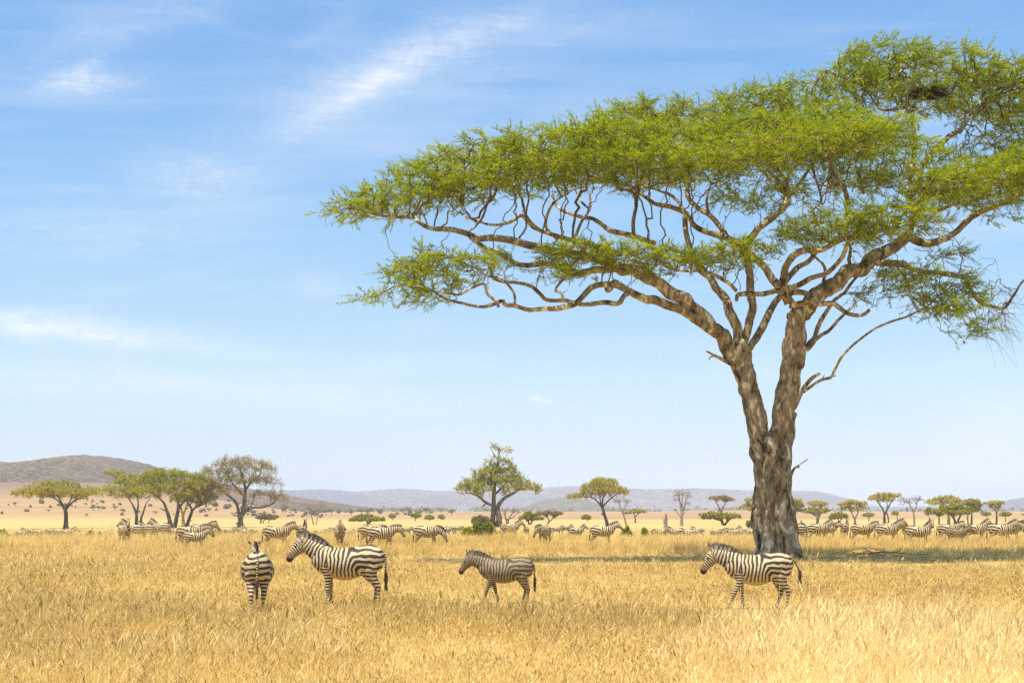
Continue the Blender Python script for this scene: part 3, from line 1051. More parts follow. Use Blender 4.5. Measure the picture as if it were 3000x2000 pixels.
    pads2 = [(p[0], p[1] + (20 if p[1] < 240 and p[0] > 1900 else 7 if p[1] < 270 else 0) - (26 if 340 <= p[1] <= 480 and 900 < p[0] < 2000 else 0), p[2], p[3] * (.75 if 270 < p[1] <= 480 and 1000 < p[0] < 2000 else 1), *p[4:]) for p in pads2]
    pads = [cv(p) for p in pads2]
    sp = [cv(p) for p in sparse2]
    att = pad_points(pads, 7600, r)
    att2 = pad_points([(q[0], q[1], q[2], q[3] * 1.25, q[4], q[5], q[6]) for q in sp], 400, r)
    P, Rr, par = skeleton(L, 0.3)
    n0 = len(P)
    P2, par2 = colonize(P, par, None, np.vstack([att, att2]), 0.26, 0.27, iters=110, jitter=0.40, bias=(0, 0, 0.03), seed=5)
    rad, kids = pipe_radii(par2, n0, 0.011, 2.1, 0.10)
    ch = np.arange(n0, len(P2))
    pr = par2[ch]
    r0 = np.where(pr < n0, np.minimum(rad[ch] * 1.25, np.append(Rr, np.zeros(len(P2) - n0))[pr] * .9 + 1e-4 * 0), rad[pr])
    r0 = np.minimum(r0, rad[ch] * 1.6)
    bgx = Geo()
    Vv, fs = frusta(P2[pr], P2[ch], np.maximum(r0, rad[ch]), rad[ch], 5)
    bgx.add(Vv, fs)
    # shoots
    allatt = np.vstack([att, att2])
    kd = KDTree(len(allatt))
    for i, q in enumerate(allatt):
        kd.insert(q, i)
    kd.balance()
    near = np.array([kd.find(P2[i])[2] < 0.30 for i in ch])
    small = ch[(rad[ch] < 0.03) & near]
    isd = np.array([((P2[i][0] - bx) > 8.2 * 1.0) and P2[i][2] < W(0, 560 * s2, TD)[2] and P2[i][0] > W(1960 * s2, 0, TD)[0] for i in small])
    dense, thin = small[~isd], small[isd]
    gl = Geo()

    def shoot(nodes, reps, length, nleaf, per, upw, outw, lw, ll, droop):
        idx = np.repeat(nodes, reps)
        b = P2[idx] + r.normal(0, 0.05, (len(idx), 3))
        out = P2[idx] - P2[par2[idx]]
        out /= np.linalg.norm(out, axis=1)[:, None] + 1e-9
        hor = P2[idx] - np.array([bx, by, 0])
        hor[:, 2] = 0
        hor /= np.linalg.norm(hor, axis=1)[:, None] + 1e-9
        dv = out * 0.4 + hor * outw + r.normal(0, 0.55, (len(idx), 3)) * np.array([1, 1, .42]) + np.array([0, 0, upw])
        LV, LF, tint, TV, TF = sprigs(b, dv, length, nleaf, per, lw, ll, r, 0.0055, droop)
        gl.add(LV, [LF], tint=tint)
        bgx.add(TV, TF)
    shoot(dense, 3, 0.56, 10, 3, 0.07, 0.50, 0.028, 0.16, 0.04)
    shoot(r.choice(thin, int(len(thin) * .16), replace=False), 1, 0.90, 5, 1, -0.10, 0.45, 0.022, 0.085, 0.30)
    shoot(thin, 2, 1.0, 2, 1, -0.12, 0.40, 0.018, 0.07, 0.40)
    # bare hanging twigs under the canopy
    low = r.choice(dense, 420)
    dv = r.normal(0, .5, (420, 3)) + np.array([0, 0, -0.9])
    dv /= np.linalg.norm(dv, axis=1)[:, None]
    ln = r.uniform(.3, 1.0, 420)[:, None]
    mid = P2[low] + dv * ln * .5 + r.normal(0, .06, (420, 3))
    end = P2[low] + dv * ln + r.normal(0, .12, (420, 3))
    rr = np.full(420, .008)
    for a, b in ((P2[low], mid), (mid, end)):
        Vv, fs = frusta(a, b, rr, rr * .7, 3)
        bgx.add(Vv, fs)
    br = bgx.build('branches', M['twig'], None, False)
    cr = gl.build('crown', M['leaf'], None, False)
    for o in (trunk, br, cr):
        o.data.transform(Matrix.Translation((-base[0], -base[1], -base[2])))
        o.parent = root
    print('acacia nodes', len(P2), 'leaf quads', len(cr.data.polygons), 'twig faces', len(br.data.polygons))
    # weaver nest in the top
    ng = Geo()
    x, y, z = W(2132 * s2, 214 * s2, TD + 3.4)
    n = 900
    p = r.normal(0, 1, (n, 3))
    p /= np.linalg.norm(p, axis=1)[:, None]
    p = p * np.array([.85, .6, .26]) * r.uniform(.6, 1.0, n)[:, None] + np.array([x, y, z])
    dv = r.normal(0, 1, (n, 3)) * np.array([1, 1, .5])
    dv /= np.linalg.norm(dv, axis=1)[:, None]
    Vv, fs = frusta(p - dv * .16, p + dv * .16, np.full(n, .014), np.full(n, .008), 3)
    ng.add(Vv, fs)
    V0, f0 = loft(np.array([[x - .75, y, z], [x - .45, y, z], [x, y, z], [x + .45, y, z], [x + .75, y, z]]), np.tile([0, 0, 1.0], (5, 1)), np.tile([0, 1.0, 0], (5, 1)), [.03, .17, .22, .17, .03], [.1, .4, .5, .4, .1], 10)
    ng.add(V0, f0)
    o = ng.build('bird_nest', M['nest'], None, False, (x, y, z - .2))
    tag(o, 'large dark brown nest of twigs high in the acacia crown', 'nest')
    return root


great_acacia()


# ------------------------------------------------------------------ background trees
def bg_tree(name, label, cat, base, d, lines, pads, leaf, bark, n_att=260, leaf_n=1.0, leaf_size=0.3, tr=0.25, seed=1, group=None, fill='pad', tip=0.02, bare=False, reps=3):
    """base: picture column/row, lines: traced stems [(px,py,r_m,depth_m)...], pads: (px,py,rx,ry[,depth,halfdepth,weight])"""
    r = np.random.default_rng(seed)
    s = d / F
    x0 = (base[0] - 1500) * s
    z0 = float(gz(x0, d))
    root = empty(name, (x0, d, z0))
    tag(root, label, cat, group)
    zb = CAM_H - (base[1] - YH) * s            # height of the traced foot; the tree is set down on the plain
    dz = z0 - zb

    def pt(px, py, dep):
        return ((px - 1500) * s - x0, dep, CAM_H - (py - YH) * s + dz - z0)
    L = []
    for ln in lines:
        L.append([(*pt(q[0], q[1], q[3] if len(q) > 3 else 0.0), q[2]) for q in ln])
    L[0][0] = (L[0][0][0], L[0][0][1], L[0][0][2] - 0.25, L[0][0][3] * 1.25)
    pp = []
    for q in pads:
        dep = q[4] if len(q) > 4 else 0.0
        hd = q[5] if len(q) > 5 else q[2] * s * 0.9
        wt = q[6] if len(q) > 6 else 1.0
        x, y, z = pt(q[0], q[1], dep)
        pp.append((x, y, z, q[2] * s, hd, max(q[3] * s, .1), wt))
    hgt = max(p[2] + p[5] for p in pp)
    step = max(hgt * 0.032, 0.12)
    att = pad_points(pp, n_att, r, 0.15 if fill == 'pad' else 1.0)
    P, Rr, par = skeleton(L, step)
    n0 = len(P)
    P2, par2 = colonize(P, par, None, att, step, step * 1.1, iters=90, jitter=0.25, seed=seed)
    rad, kids = pipe_radii(par2, n0, tip, 2.1, max(Rr) * .6)
    tg = Geo()
    for ln in L:
        ln = np.array(ln)
        n = max(6, len(ln) * 4)
        Q = catmull(ln, n)
        Q[:, :3] += np.cumsum(r.normal(0, 0.012 * hgt / 8, (n, 3)), 0) * np.linspace(0, 1, n)[:, None]
        tube(tg, Q, 8, 0.05)
    ch = np.arange(n0, len(P2))
    pr = par2[ch]
    r0 = np.where(pr < n0, rad[ch] * 1.2, np.minimum(rad[pr], rad[ch] * 1.5))
    Vv, fs = frusta(P2[pr], P2[ch], r0, rad[ch], 4)
    tg.add(Vv, fs)
    ends = ch[kids[ch] <= 1]
    idx = np.repeat(ends, 2)
    dv = P2[idx] - P2[par2[idx]]
    dv = dv / (np.linalg.norm(dv, axis=1)[:, None] + 1e-9) + r.normal(0, .5, (len(idx), 3))
    if bare:
        ln = r.uniform(.5, 1.3, len(idx))[:, None] * step
        Vv, fs = frusta(P2[idx], P2[idx] + dv * ln, np.full(len(idx), tip * .7), np.full(len(idx), tip * .4), 3)
        tg.add(Vv, fs)
    tg.build('trunk', M[bark], root, True)
    if leaf:
        gl = Geo()
        k_ = max(1, int(round(reps)))
        idx = np.repeat(ch[rad[ch] < tip * 3.5], k_)
        if leaf_n < 1:
            idx = r.choice(idx, int(len(idx) * leaf_n), replace=False)
        dv = r.normal(0, .7, (len(idx), 3)) + np.array([0, 0, .35])
        LV, LF, tint, TV, TF = sprigs(P2[idx] + r.normal(0, step * .3, (len(idx), 3)), dv, step * 1.6, 5, 2, leaf_size * .5, leaf_size, r, tip * .35, .05)
        gl.add(LV, [LF], tint=tint)
        gl.build('crown', M[leaf], root, False)
    return root


def umbrella_pads(x0, x1, yt, yb, n, seed, d, tilt=0.0):
    """flat crown between columns x0..x1 and rows yt (top) .. yb (rim)"""
    r = np.random.default_rng(seed)
    cx, hw = (x0 + x1) / 2, (x1 - x0) / 2
    R_m = hw * d / F
    out = [(cx, yt + (yb - yt) * .38, hw * .55, (yb - yt) * .30, 0, R_m * .5, 1.0)]
    for i in range(n):
        a = i / n * 2 * math.pi + r.uniform(-.3, .3)
        q = .62 * r.uniform(.85, 1.1)
        ry = (yb - yt) * r.uniform(.16, .26)
        yy = yt + (yb - yt) * r.uniform(.45, .85) + tilt * math.cos(a) * (yb - yt)
        rr = hw * r.uniform(.34, .44)
        out.append((cx + math.cos(a) * hw * q, yy, rr, ry, math.sin(a) * R_m * q, rr * d / F, 1.0))
    return out


def far(px, py):
    return ground_at(px, py, 60, 900)


# four acacias and the tall open tree on the left
d = 330
bg_tree('acacia_tree', 'wide umbrella acacia with a single trunk, leftmost on the plain', 'tree', (193, 1541), d,
        [[(193, 1541, .50), (193, 1515, .42), (191, 1490, .40), (186, 1478, .34)], [(188, 1482, .28), (178, 1466, .22), (160, 1452, .16), (138, 1445, .10), (100, 1440, .05)],
         [(190, 1488, .28, 0), (203, 1470, .2, .5), (220, 1456, .15, 1), (250, 1445, .08, 2)], [(186, 1478, .24), (180, 1455, .16, -1), (172, 1440, .1, -2)], [(195, 1478, .2, 0), (200, 1458, .14, 1.5), (205, 1440, .1, 3)]],
        umbrella_pads(34, 305, 1390, 1448, 14, 3, d), 'leaf_olive', 'bark_dark', 620, 1, .24, seed=21, tip=.020, reps=4)
d = 370
bg_tree('acacia_tree', 'green acacia with two close stems right of the wide umbrella acacia', 'tree', (400, 1538), d,
        [[(399, 1538, .42), (400, 1510, .36), (398, 1495, .32), (390, 1476, .2), (378, 1455, .12)], [(412, 1538, .30, .5), (412, 1515, .26, .5), (418, 1495, .2, .5), (425, 1470, .14, .5)], [(400, 1500, .25), (405, 1475, .18), (402, 1450, .12)]],
        [(330, 1380, 38, 7, 2), (390, 1400, 60, 16, 0), (440, 1395, 50, 16, 1), (350, 1425, 55, 14, -2), (420, 1430, 60, 14, -3), (380, 1448, 45, 10, -2), (310, 1445, 25, 10, 0), (450, 1380, 40, 12, 3)], 'leaf_green', 'bark_dark', 560, 1, .25, seed=22, tip=.020, reps=4)
d = 345
bg_tree('acacia_tree', 'broad green acacia with a V shaped trunk in the left grove', 'tree', (506, 1540), d,
        [[(502, 1540, .50), (496, 1515, .42), (490, 1495, .36), (480, 1470, .25), (460, 1450, .14), (440, 1440, .08)], [(512, 1540, .46), (517, 1512, .40), (522, 1488, .34), (520, 1460, .22), (510, 1440, .14)], [(520, 1490, .3), (535, 1465, .2, 1), (555, 1448, .12, 1.5)], [(487, 1490, .2), (475, 1487, .1), (468, 1484, .06)]],
        [(480, 1380, 70, 14, 0), (540, 1385, 60, 14, 1), (430, 1400, 50, 14, 1), (500, 1415, 70, 16, -2), (560, 1410, 55, 16, -1), (450, 1430, 50, 12, -3), (530, 1440, 50, 10, -3), (590, 1400, 40, 16, 2)], 'leaf_green', 'bark_dark', 600, 1, .25, seed=23, tip=.020, reps=4)
d = 385
bg_tree('fever_tree', 'yellow barked slender tree behind the V trunked acacia', 'tree', (537, 1537), d,
        [[(537, 1537, .40), (536, 1510, .32), (532, 1490, .25), (525, 1470, .15)], [(538, 1505, .25), (545, 1480, .18), (548, 1455, .12)]],
        [(540, 1450, 30, 14, 0), (560, 1440, 30, 14, 2), (520, 1455, 25, 12, 0)], 'leaf_yellow', 'bark_yellow', 160, 1, .4, seed=24, tip=.025)
d = 350
bg_tree('acacia_tree', 'brownish acacia with a leaning bent trunk beside the yellow barked tree', 'tree', (546, 1539), d,
        [[(546, 1539, .42), (552, 1520, .36), (560, 1500, .32), (562, 1485, .25), (552, 1470, .18), (548, 1455, .12)], [(561, 1490, .22), (575, 1480, .18), (595, 1472, .12), (610, 1460, .08)], [(556, 1518, .12), (563, 1520, .06)]],
        [(570, 1430, 45, 16, 0), (600, 1440, 35, 16, 1), (610, 1415, 35, 18, 2), (550, 1445, 30, 10, -2), (590, 1462, 30, 10, 0)], 'leaf_olive', 'bark_dark', 380, .9, .25, seed=25, tip=.020, reps=4)
d = 350
bg_tree('savanna_tree', 'tall open crowned tree with bare grey limbs at the right of the grove', 'tree', (706, 1541), d,
        [[(704, 1541, .62), (706, 1515, .50), (712, 1490, .44), (716, 1460, .36), (718, 1430, .30), (712, 1400, .2), (700, 1370, .12)], [(702, 1520, .40), (698, 1490, .32), (690, 1465, .26), (672, 1448, .2), (650, 1430, .14), (630, 1415, .1)],
         [(712, 1505, .30), (722, 1490, .26), (740, 1482, .22), (770, 1480, .18), (800, 1468, .13), (815, 1450, .08)], [(718, 1432, .26), (735, 1410, .2), (755, 1390, .14, 2), (765, 1360, .08, 2)], [(716, 1450, .2), (690, 1420, .16, -1), (675, 1390, .12, -2), (660, 1365, .07, -2)], [(735, 1482, .12), (742, 1460, .1), (748, 1440, .07)], [(700, 1530, .25, -.4), (695, 1527, .2, -.5)]],
        [(690, 1345, 60, 22, 0, 4, .9), (640, 1370, 55, 22, 1, 4, .9), (750, 1355, 55, 24, 0, 4, .9), (790, 1365, 35, 16, 0, 3, .6), (620, 1400, 45, 18, -2, 3, .8), (700, 1395, 70, 24, 0, 5, .6), (770, 1400, 50, 20, 2, 4, .7), (660, 1430, 60, 18, -2, 3, .7), (780, 1440, 50, 16, 0, 3, .8), (825, 1450, 28, 18, 0, 2, 1.0), (600, 1380, 25, 15, 0, 2, .7)],
        'leaf_brown', 'bark_dark', 1100, 1, .20, seed=26, tip=.020, bare=True, reps=4)
# small ones in the middle distance
d = 470
bg_tree('acacia_tree', 'small low umbrella acacia standing right of the tall open tree', 'tree', (775, 1537), d, [[(762, 1537, .2), (766, 1524, .15), (764, 1518, .1)], [(770, 1536, .18), (776, 1524, .12), (780, 1518, .1)], [(786, 1536, .12), (790, 1526, .1)]],
        umbrella_pads(744, 818, 1508, 1524, 6, 5, d), 'leaf_brown', 'bark_dark', 170, 1, .32, seed=31, tip=.03)
d = 420
bg_tree('bare_tree', 'thin leafless twin stemmed tree left of the low green tree', 'tree', (922, 1538), d, [[(919, 1538, .16), (913, 1515, .12), (905, 1495, .09), (900, 1480, .05)], [(926, 1538, .16), (930, 1515, .12), (937, 1495, .09), (942, 1480, .05)]],
        [(900, 1480, 18, 10, 0, 1.5, 1), (940, 1478, 18, 10, 0, 1.5, 1), (922, 1488, 26, 10, 0, 2, 1)], None, 'bark_grey', 140, seed=32, tip=.03, bare=True)
d = 440
bg_tree('acacia_tree', 'low dense green flat tree in the centre left distance', 'tree', (1080, 1533), d, [[(1078, 1533, .3), (1074, 1524, .2), (1060, 1516, .12)], [(1080, 1533, .25), (1088, 1522, .18), (1100, 1515, .1)]],
        [(1075, 1512, 42, 8, 0, 3, 1), (1050, 1519, 28, 6, 0, 3, 1), (1105, 1518, 24, 7, 0, 3, 1), (1075, 1518, 35, 7, -2, 3, 1)], 'leaf_green', 'bark_dark', 240, 1, .32, seed=33, tip=.03, reps=5)
for i, (px, x0, x1, yt, py, lf, lab, dd) in enumerate((
        (1150, 1138, 1158, 1505, 1522, 'leaf_olive', 'tiny flat acacia just right of the low dense green tree', 620),
        (1216, 1206, 1232, 1505, 1528, 'leaf_green', 'tiny green topped acacia above the grazing zebra', 560),
        (1257, 1246, 1272, 1511, 1526, 'leaf_olive', 'tiny brown flat acacia left of the green bush', 600),
        (1292, 1285, 1304, 1509, 1524, 'leaf_olive', 'tiny round acacia nearest the left side of the green bush', 620),
        (1721, 1704, 1734, 1506, 1524, 'leaf_green', 'tiny flat green acacia above the smaller side-on zebra', 560))):
    bg_tree('acacia_tree', lab, 'tree', (px, py), dd, [[(px, py, .16), (px + 1, (py + yt) / 2 + 2, .1), (px - 2, yt + 5, .07)]], umbrella_pads(x0, x1, yt, yt + 9, 4, 40 + i, dd), lf, 'bark_dark', 90, 1, .55, seed=50 + i, tip=.03, reps=4)
# the tall broken crowned tree in the middle
d = 360
bg_tree('sausage_tree', 'tall tree with thick twin trunk and ragged pointed crown in the middle', 'tree', (1455, 1537), d,
        [[(1443, 1537, .62), (1444, 1505, .52), (1446, 1470, .46), (1447, 1435, .42), (1452, 1400, .34), (1456, 1365, .26), (1460, 1335, .18), (1466, 1312, .10), (1480, 1306, .06)],
         [(1462, 1537, .72, -.5), (1462, 1510, .62, -.5), (1458, 1488, .52, -.4), (1462, 1470, .42, -.5), (1478, 1452, .34, -1), (1500, 1440, .28, -1), (1520, 1428, .2, -1.5), (1545, 1422, .12, -2)],
         [(1448, 1475, .34), (1430, 1468, .28), (1415, 1460, .25), (1400, 1448, .2), (1380, 1442, .14), (1360, 1440, .08)], [(1430, 1466, .2), (1420, 1470, .15), (1410, 1478, .08)], [(1450, 1440, .25, 0), (1470, 1420, .18, 2), (1490, 1400, .12, 3)], [(1448, 1430, .24), (1430, 1410, .16, 2), (1410, 1395, .1, 3)], [(1460, 1340, .1), (1448, 1322, .08), (1440, 1308, .05)]],
        [(1355, 1418, 26, 12, 0, 2.5, 1.1), (1390, 1408, 38, 15, -1, 3.5, 1.2), (1430, 1395, 45, 18, 1, 4, 1.1), (1480, 1395, 50, 18, -1, 4, 1.1), (1520, 1400, 34, 14, 0, 3, 1.1), (1555, 1418, 28, 10, -1, 2.5, 1.2), (1575, 1425, 14, 6, -1, 1.5, 1), (1440, 1368, 45, 14, 0, 3.5, .9), (1490, 1368, 36, 13, 0, 3, .9), (1400, 1378, 18, 8, 0, 2, .6), (1450, 1345, 26, 14, 0, 2, .6), (1480, 1345, 22, 12, 0, 2, .6), (1456, 1306, 26, 10, 0, 2, .5), (1490, 1315, 16, 10, 0, 1.5, .5), (1410, 1425, 40, 8, -2, 3, .8), (1500, 1420, 40, 8, -2, 3, .8)],
        'leaf_green', 'bark_dark', 620, 1, .36, seed=61, tip=.024, bare=True, reps=4)
d = 330
bg_tree('bare_tree', 'small dead grey tree leaning against the middle tree trunk', 'tree', (1488, 1537), d, [[(1484, 1537, .3), (1488, 1515, .24), (1495, 1500, .16), (1510, 1485, .1)], [(1486, 1520, .2), (1480, 1500, .14), (1478, 1485, .08)], [(1492, 1508, .14), (1505, 1502, .1), (1515, 1490, .06)]],
        [(1490, 1480, 26, 10, 0, 2, 1), (1512, 1484, 16, 10, 0, 1.5, 1), (1475, 1492, 14, 9, 0, 1.5, .7)], None, 'bark_grey', 120, seed=62, tip=.028, bare=True)
d = 345
bg_tree('acacia_tree', 'umbrella acacia on a thin leaning trunk right of the middle tree', 'tree', (1780, 1537), d,
        [[(1782, 1537, .36), (1776, 1515, .32), (1768, 1490, .30), (1764, 1470, .26)], [(1765, 1478, .22), (1752, 1462, .17), (1738, 1450, .12), (1715, 1444, .08), (1690, 1446, .05)], [(1764, 1470, .2), (1768, 1450, .15, 1), (1778, 1436, .1, 2)], [(1768, 1472, .2), (1785, 1455, .14, -1), (1805, 1440, .1, -1.5)], [(1760, 1466, .15), (1755, 1446, .11, -2), (1745, 1430, .07, -3)]],
        [(1690, 1443, 36, 9, 0, 2.5, 1), (1730, 1420, 36, 12, 1, 3, 1), (1765, 1402, 42, 12, 0, 4, 1.1), (1790, 1398, 26, 9, 2, 3, 1), (1800, 1422, 36, 12, -1, 3, 1), (1825, 1432, 20, 8, 0, 2, 1), (1760, 1425, 40, 10, -3, 3, .9)], 'leaf_olive', 'bark_dark', 480, 1, .24, seed=63, tip=.020, reps=4)
bg_tree('bare_tree', 'small leafless tree close behind the leaning umbrella acacia', 'tree', (1835, 1533), 400, [[(1836, 1533, .2), (1828, 1505, .16), (1818, 1482, .12), (1812, 1465, .08)], [(1824, 1495, .1), (1834, 1475, .08), (1842, 1460, .05)]],
        [(1815, 1455, 22, 14, 0, 2, 1), (1838, 1460, 16, 8, 0, 2, 1)], None, 'bark_grey', 110, seed=64, tip=.03, bare=True)
bg_tree('acacia_tree', 'small pale yellow acacia beside the leafless tree', 'tree', (1862, 1532), 480, [[(1862, 1532, .2), (1860, 1512, .14), (1854, 1500, .1)], [(1861, 1515, .12), (1870, 1504, .08)]],
        umbrella_pads(1824, 1896, 1488, 1506, 6, 65, 480), 'leaf_yellow', 'bark_dark', 170, 1, .28, seed=65, tip=.03)
bg_tree('acacia_tree', 'small round green acacia right of the middle tree', 'tree', (1552, 1534), 430, [[(1552, 1534, .24), (1546, 1522, .18), (1538, 1514, .1)], [(1554, 1533, .2), (1562, 1520, .14), (1568, 1514, .08)]],
        [(1552, 1503, 20, 9, 0, 2, 1), (1545, 1512, 24, 7, 0, 2.5, 1), (1570, 1514, 20, 6, 0, 2, 1)], 'leaf_green', 'bark_dark', 170, 1, .32, seed=66, tip=.028, reps=4)
bg_tree('acacia_tree', 'small brown slanting acacia above the head-on zebra', 'tree', (1606, 1533), 450, [[(1604, 1533, .2), (1608, 1522, .14), (1600, 1510, .1)], [(1607, 1528, .16), (1622, 1516, .12), (1636, 1504, .08)]],
        [(1605, 1500, 34, 6, 0, 2.5, 1), (1630, 1501, 20, 5, 0, 2, 1), (1585, 1503, 18, 5, 0, 2, 1)], 'leaf_brown', 'bark_dark', 170, 1, .32, seed=67, tip=.028)
d = 390
bg_tree('bare_tree', 'dead upright tree with many bare rods left of the great trunk', 'tree', (1996, 1535), d, [[(1996, 1535, .36), (1997, 1510, .3), (1996, 1490, .25), (1992, 1465, .18), (1988, 1440, .1)], [(1998, 1500, .22), (2006, 1475, .16), (2012, 1450, .1), (2020, 1430, .05)], [(1995, 1508, .15), (1986, 1498, .12), (1980, 1485, .07)], [(1999, 1505, .1), (2006, 1498, .07), (2014, 1490, .04)], [(1997, 1495, .2), (1998, 1465, .14), (2000, 1440, .08)]],
        [(1985, 1438, 14, 16, 0, 1.5, 1), (2000, 1436, 16, 16, 0, 1.5, 1), (2015, 1440, 14, 16, 0, 1.5, 1), (1978, 1455, 12, 12, 0, 1, .7), (2016, 1465, 8, 12, 0, 1, .7), (1978, 1488, 8, 8, 0, 1, .4)], None, 'bark_grey', 260, seed=68, tip=.032, bare=True)
# dead stump
d = 330
st = Geo()
x, y = (1950 - 1500) * d / F, d
tube(st, catmull([(0, 0, -.2, .42), (.02, 0, .8, .36), (.0, .0, 1.6, .34), (.05, 0, 2.3, .26), (.12, 0, 2.9, .12)], 24), 12, .12)
tube(st, catmull([(-.2, 0, .9, .22), (-.3, 0, 1.6, .16), (-.32, 0, 2.0, .06)], 10), 8, .1)
o = st.build('tree_stump', M['bark_grey'], None, True)
o.location = (x, y, float(gz(x, y)))
tag(o, 'broken grey tree stump beside the dead upright tree', 'stump')
# right hand row
bg_tree('acacia_tree', 'tall thin branched brownish acacia rising behind a low spreading one', 'tree', (2116, 1532), 470, [[(2116, 1532, .3), (2112, 1500, .25), (2104, 1480, .16), (2096, 1466, .1)], [(2113, 1502, .2), (2122, 1480, .15), (2132, 1464, .08)]],
        [(2095, 1458, 18, 5, 0, 2.5, 1), (2115, 1456, 22, 5, 0, 3, 1), (2136, 1461, 18, 6, 0, 2.5, 1)], 'leaf_brown', 'bark_grey', 190, .8, .32, seed=71, tip=.03)
bg_tree('acacia_tree', 'low spreading olive acacia left of the great trunk', 'tree', (2120, 1535), 400, [[(2120, 1535, .34), (2114, 1522, .25), (2100, 1516, .18), (2080, 1510, .1)], [(2122, 1534, .28), (2134, 1520, .2), (2148, 1510, .12)], [(2119, 1530, .2), (2116, 1515, .15)]],
        [(2085, 1502, 30, 9, 0, 3, 1), (2115, 1505, 34, 9, -1, 3, 1), (2145, 1506, 26, 8, 0, 3, 1), (2070, 1510, 18, 5, 0, 2, 1)], 'leaf_olive', 'bark_dark', 260, 1, .32, seed=72, tip=.026, reps=4)
bg_tree('acacia_tree', 'layered yellow green acacia partly hidden by the great trunk', 'tree', (2222, 1530), 430, [[(2222, 1530, .3), (2220, 1505, .24), (2212, 1485, .16), (2200, 1474, .1)], [(2221, 1510, .2), (2230, 1490, .14), (2235, 1475, .08)]],
        [(2210, 1456, 30, 5, 0, 3, 1), (2235, 1460, 25, 6, 1, 3, 1), (2185, 1480, 22, 5, 0, 2, 1), (2210, 1484, 24, 5, -2, 2, 1), (2190, 1472, 16, 4, 0, 2, .7)], 'leaf_yellow', 'bark_dark', 210, 1, .28, seed=73, tip=.028)
bg_tree('acacia_tree', 'yellowish acacia peeping out right behind the great trunk', 'tree', (2328, 1528), 450, [[(2328, 1528, .3), (2330, 1500, .22), (2334, 1480, .14)]],
        [(2335, 1460, 18, 7, 0, 2.5, 1), (2342, 1475, 14, 7, 0, 2, 1), (2350, 1490, 12, 5, 0, 2, .8), (2320, 1470, 18, 7, 0, 2, 1)], 'leaf_yellow', 'bark_dark', 150, 1, .28, seed=74, tip=.028)
bg_tree('acacia_tree', 'pale flat acacia on a straight stem, first clear one right of the trunk', 'tree', (2394, 1530), 440, [[(2394, 1530, .26), (2393, 1510, .2), (2388, 1490, .14), (2380, 1475, .08)], [(2394, 1508, .16), (2402, 1488, .12), (2412, 1474, .07)]],
        umbrella_pads(2360, 2432, 1460, 1476, 6, 75, 440), 'leaf_yellow', 'bark_yellow', 170, .9, .28, seed=75, tip=.028)
bg_tree('acacia_tree', 'round olive tree behind the pale flat acacia', 'tree', (2392, 1528), 500, [[(2396, 1528, .24), (2400, 1510, .18), (2406, 1500, .1)]],
        [(2392, 1494, 30, 9, 0, 3, 1), (2410, 1490, 20, 8, 0, 2.5, 1), (2375, 1488, 20, 7, 0, 2, .8)], 'leaf_olive', 'bark_dark', 170, 1, .32, seed=76, tip=.03, reps=4)
bg_tree('leafy_bush', 'dull green rounded bush between two pale acacias', 'bush', (2458, 1524), 480, [[(2458, 1524, .2), (2456, 1514, .14), (2450, 1506, .08)], [(2459, 1520, .14), (2468, 1508, .08)]],
        [(2452, 1500, 20, 9, 0, 3, 1), (2470, 1503, 16, 8, 0, 2.5, 1), (2440, 1508, 12, 7, 0, 2, 1)], 'leaf_green', 'bark_dark', 170, 1, .32, seed=77, tip=.03, reps=5)
bg_tree('acacia_tree', 'loose pale acacia with a low fork above the single walking zebra', 'tree', (2505, 1530), 420, [[(2505, 1530, .28), (2504, 1515, .24), (2497, 1500, .16), (2488, 1485, .1), (2478, 1475, .06)], [(2505, 1515, .2), (2512, 1498, .14), (2520, 1480, .08)]],
        [(2470, 1470, 20, 6, 0, 2.5, 1), (2495, 1462, 22, 6, 0, 3, 1), (2518, 1466, 20, 6, 0, 2.5, 1), (2530, 1482, 14, 6, 0, 2, .8), (2505, 1484, 24, 5, -1, 2, .6), (2470, 1484, 14, 4, 0, 2, .7)], 'leaf_yellow', 'bark_yellow', 210, .8, .28, seed=78, tip=.026)
bg_tree('acacia_tree', 'tall V limbed acacia with sparse flat top right of the trunk', 'tree', (2592, 1528), 400, [[(2591, 1528, .34), (2591, 1505, .28), (2590, 1490, .24), (2580, 1470, .16), (2568, 1455, .1), (2556, 1446, .05)], [(2592, 1495, .24), (2602, 1475, .18), (2612, 1458, .12), (2624, 1444, .06)], [(2606, 1520, .18, 1), (2604, 1502, .15, 1), (2598, 1490, .14, .5)], [(2600, 1478, .12), (2598, 1458, .09), (2594, 1446, .06)]],
        [(2562, 1446, 18, 4, 0, 2, 1), (2590, 1438, 24, 4, 0, 3, 1), (2618, 1440, 20, 4, 0, 2.5, 1), (2548, 1450, 8, 3, 0, 1, 1), (2595, 1452, 20, 4, -2, 2, .6)], 'leaf_yellow', 'bark_dark', 220, .75, .34, seed=79, tip=.026)
bg_tree('bare_tree', 'leafless slender tree right of the tall V limbed acacia', 'tree', (2680, 1530), 390, [[(2678, 1530, .24), (2678, 1505, .2), (2674, 1485, .16), (2664, 1468, .1), (2654, 1456, .06)], [(2677, 1492, .14), (2684, 1472, .1), (2690, 1456, .06)]],
        [(2650, 1452, 22, 10, 0, 2, 1), (2685, 1450, 22, 9, 0, 2, 1), (2640, 1468, 12, 6, 0, 1, .6), (2666, 1460, 20, 8, 0, 2, .8)], None, 'bark_grey', 220, seed=80, tip=.03, bare=True)
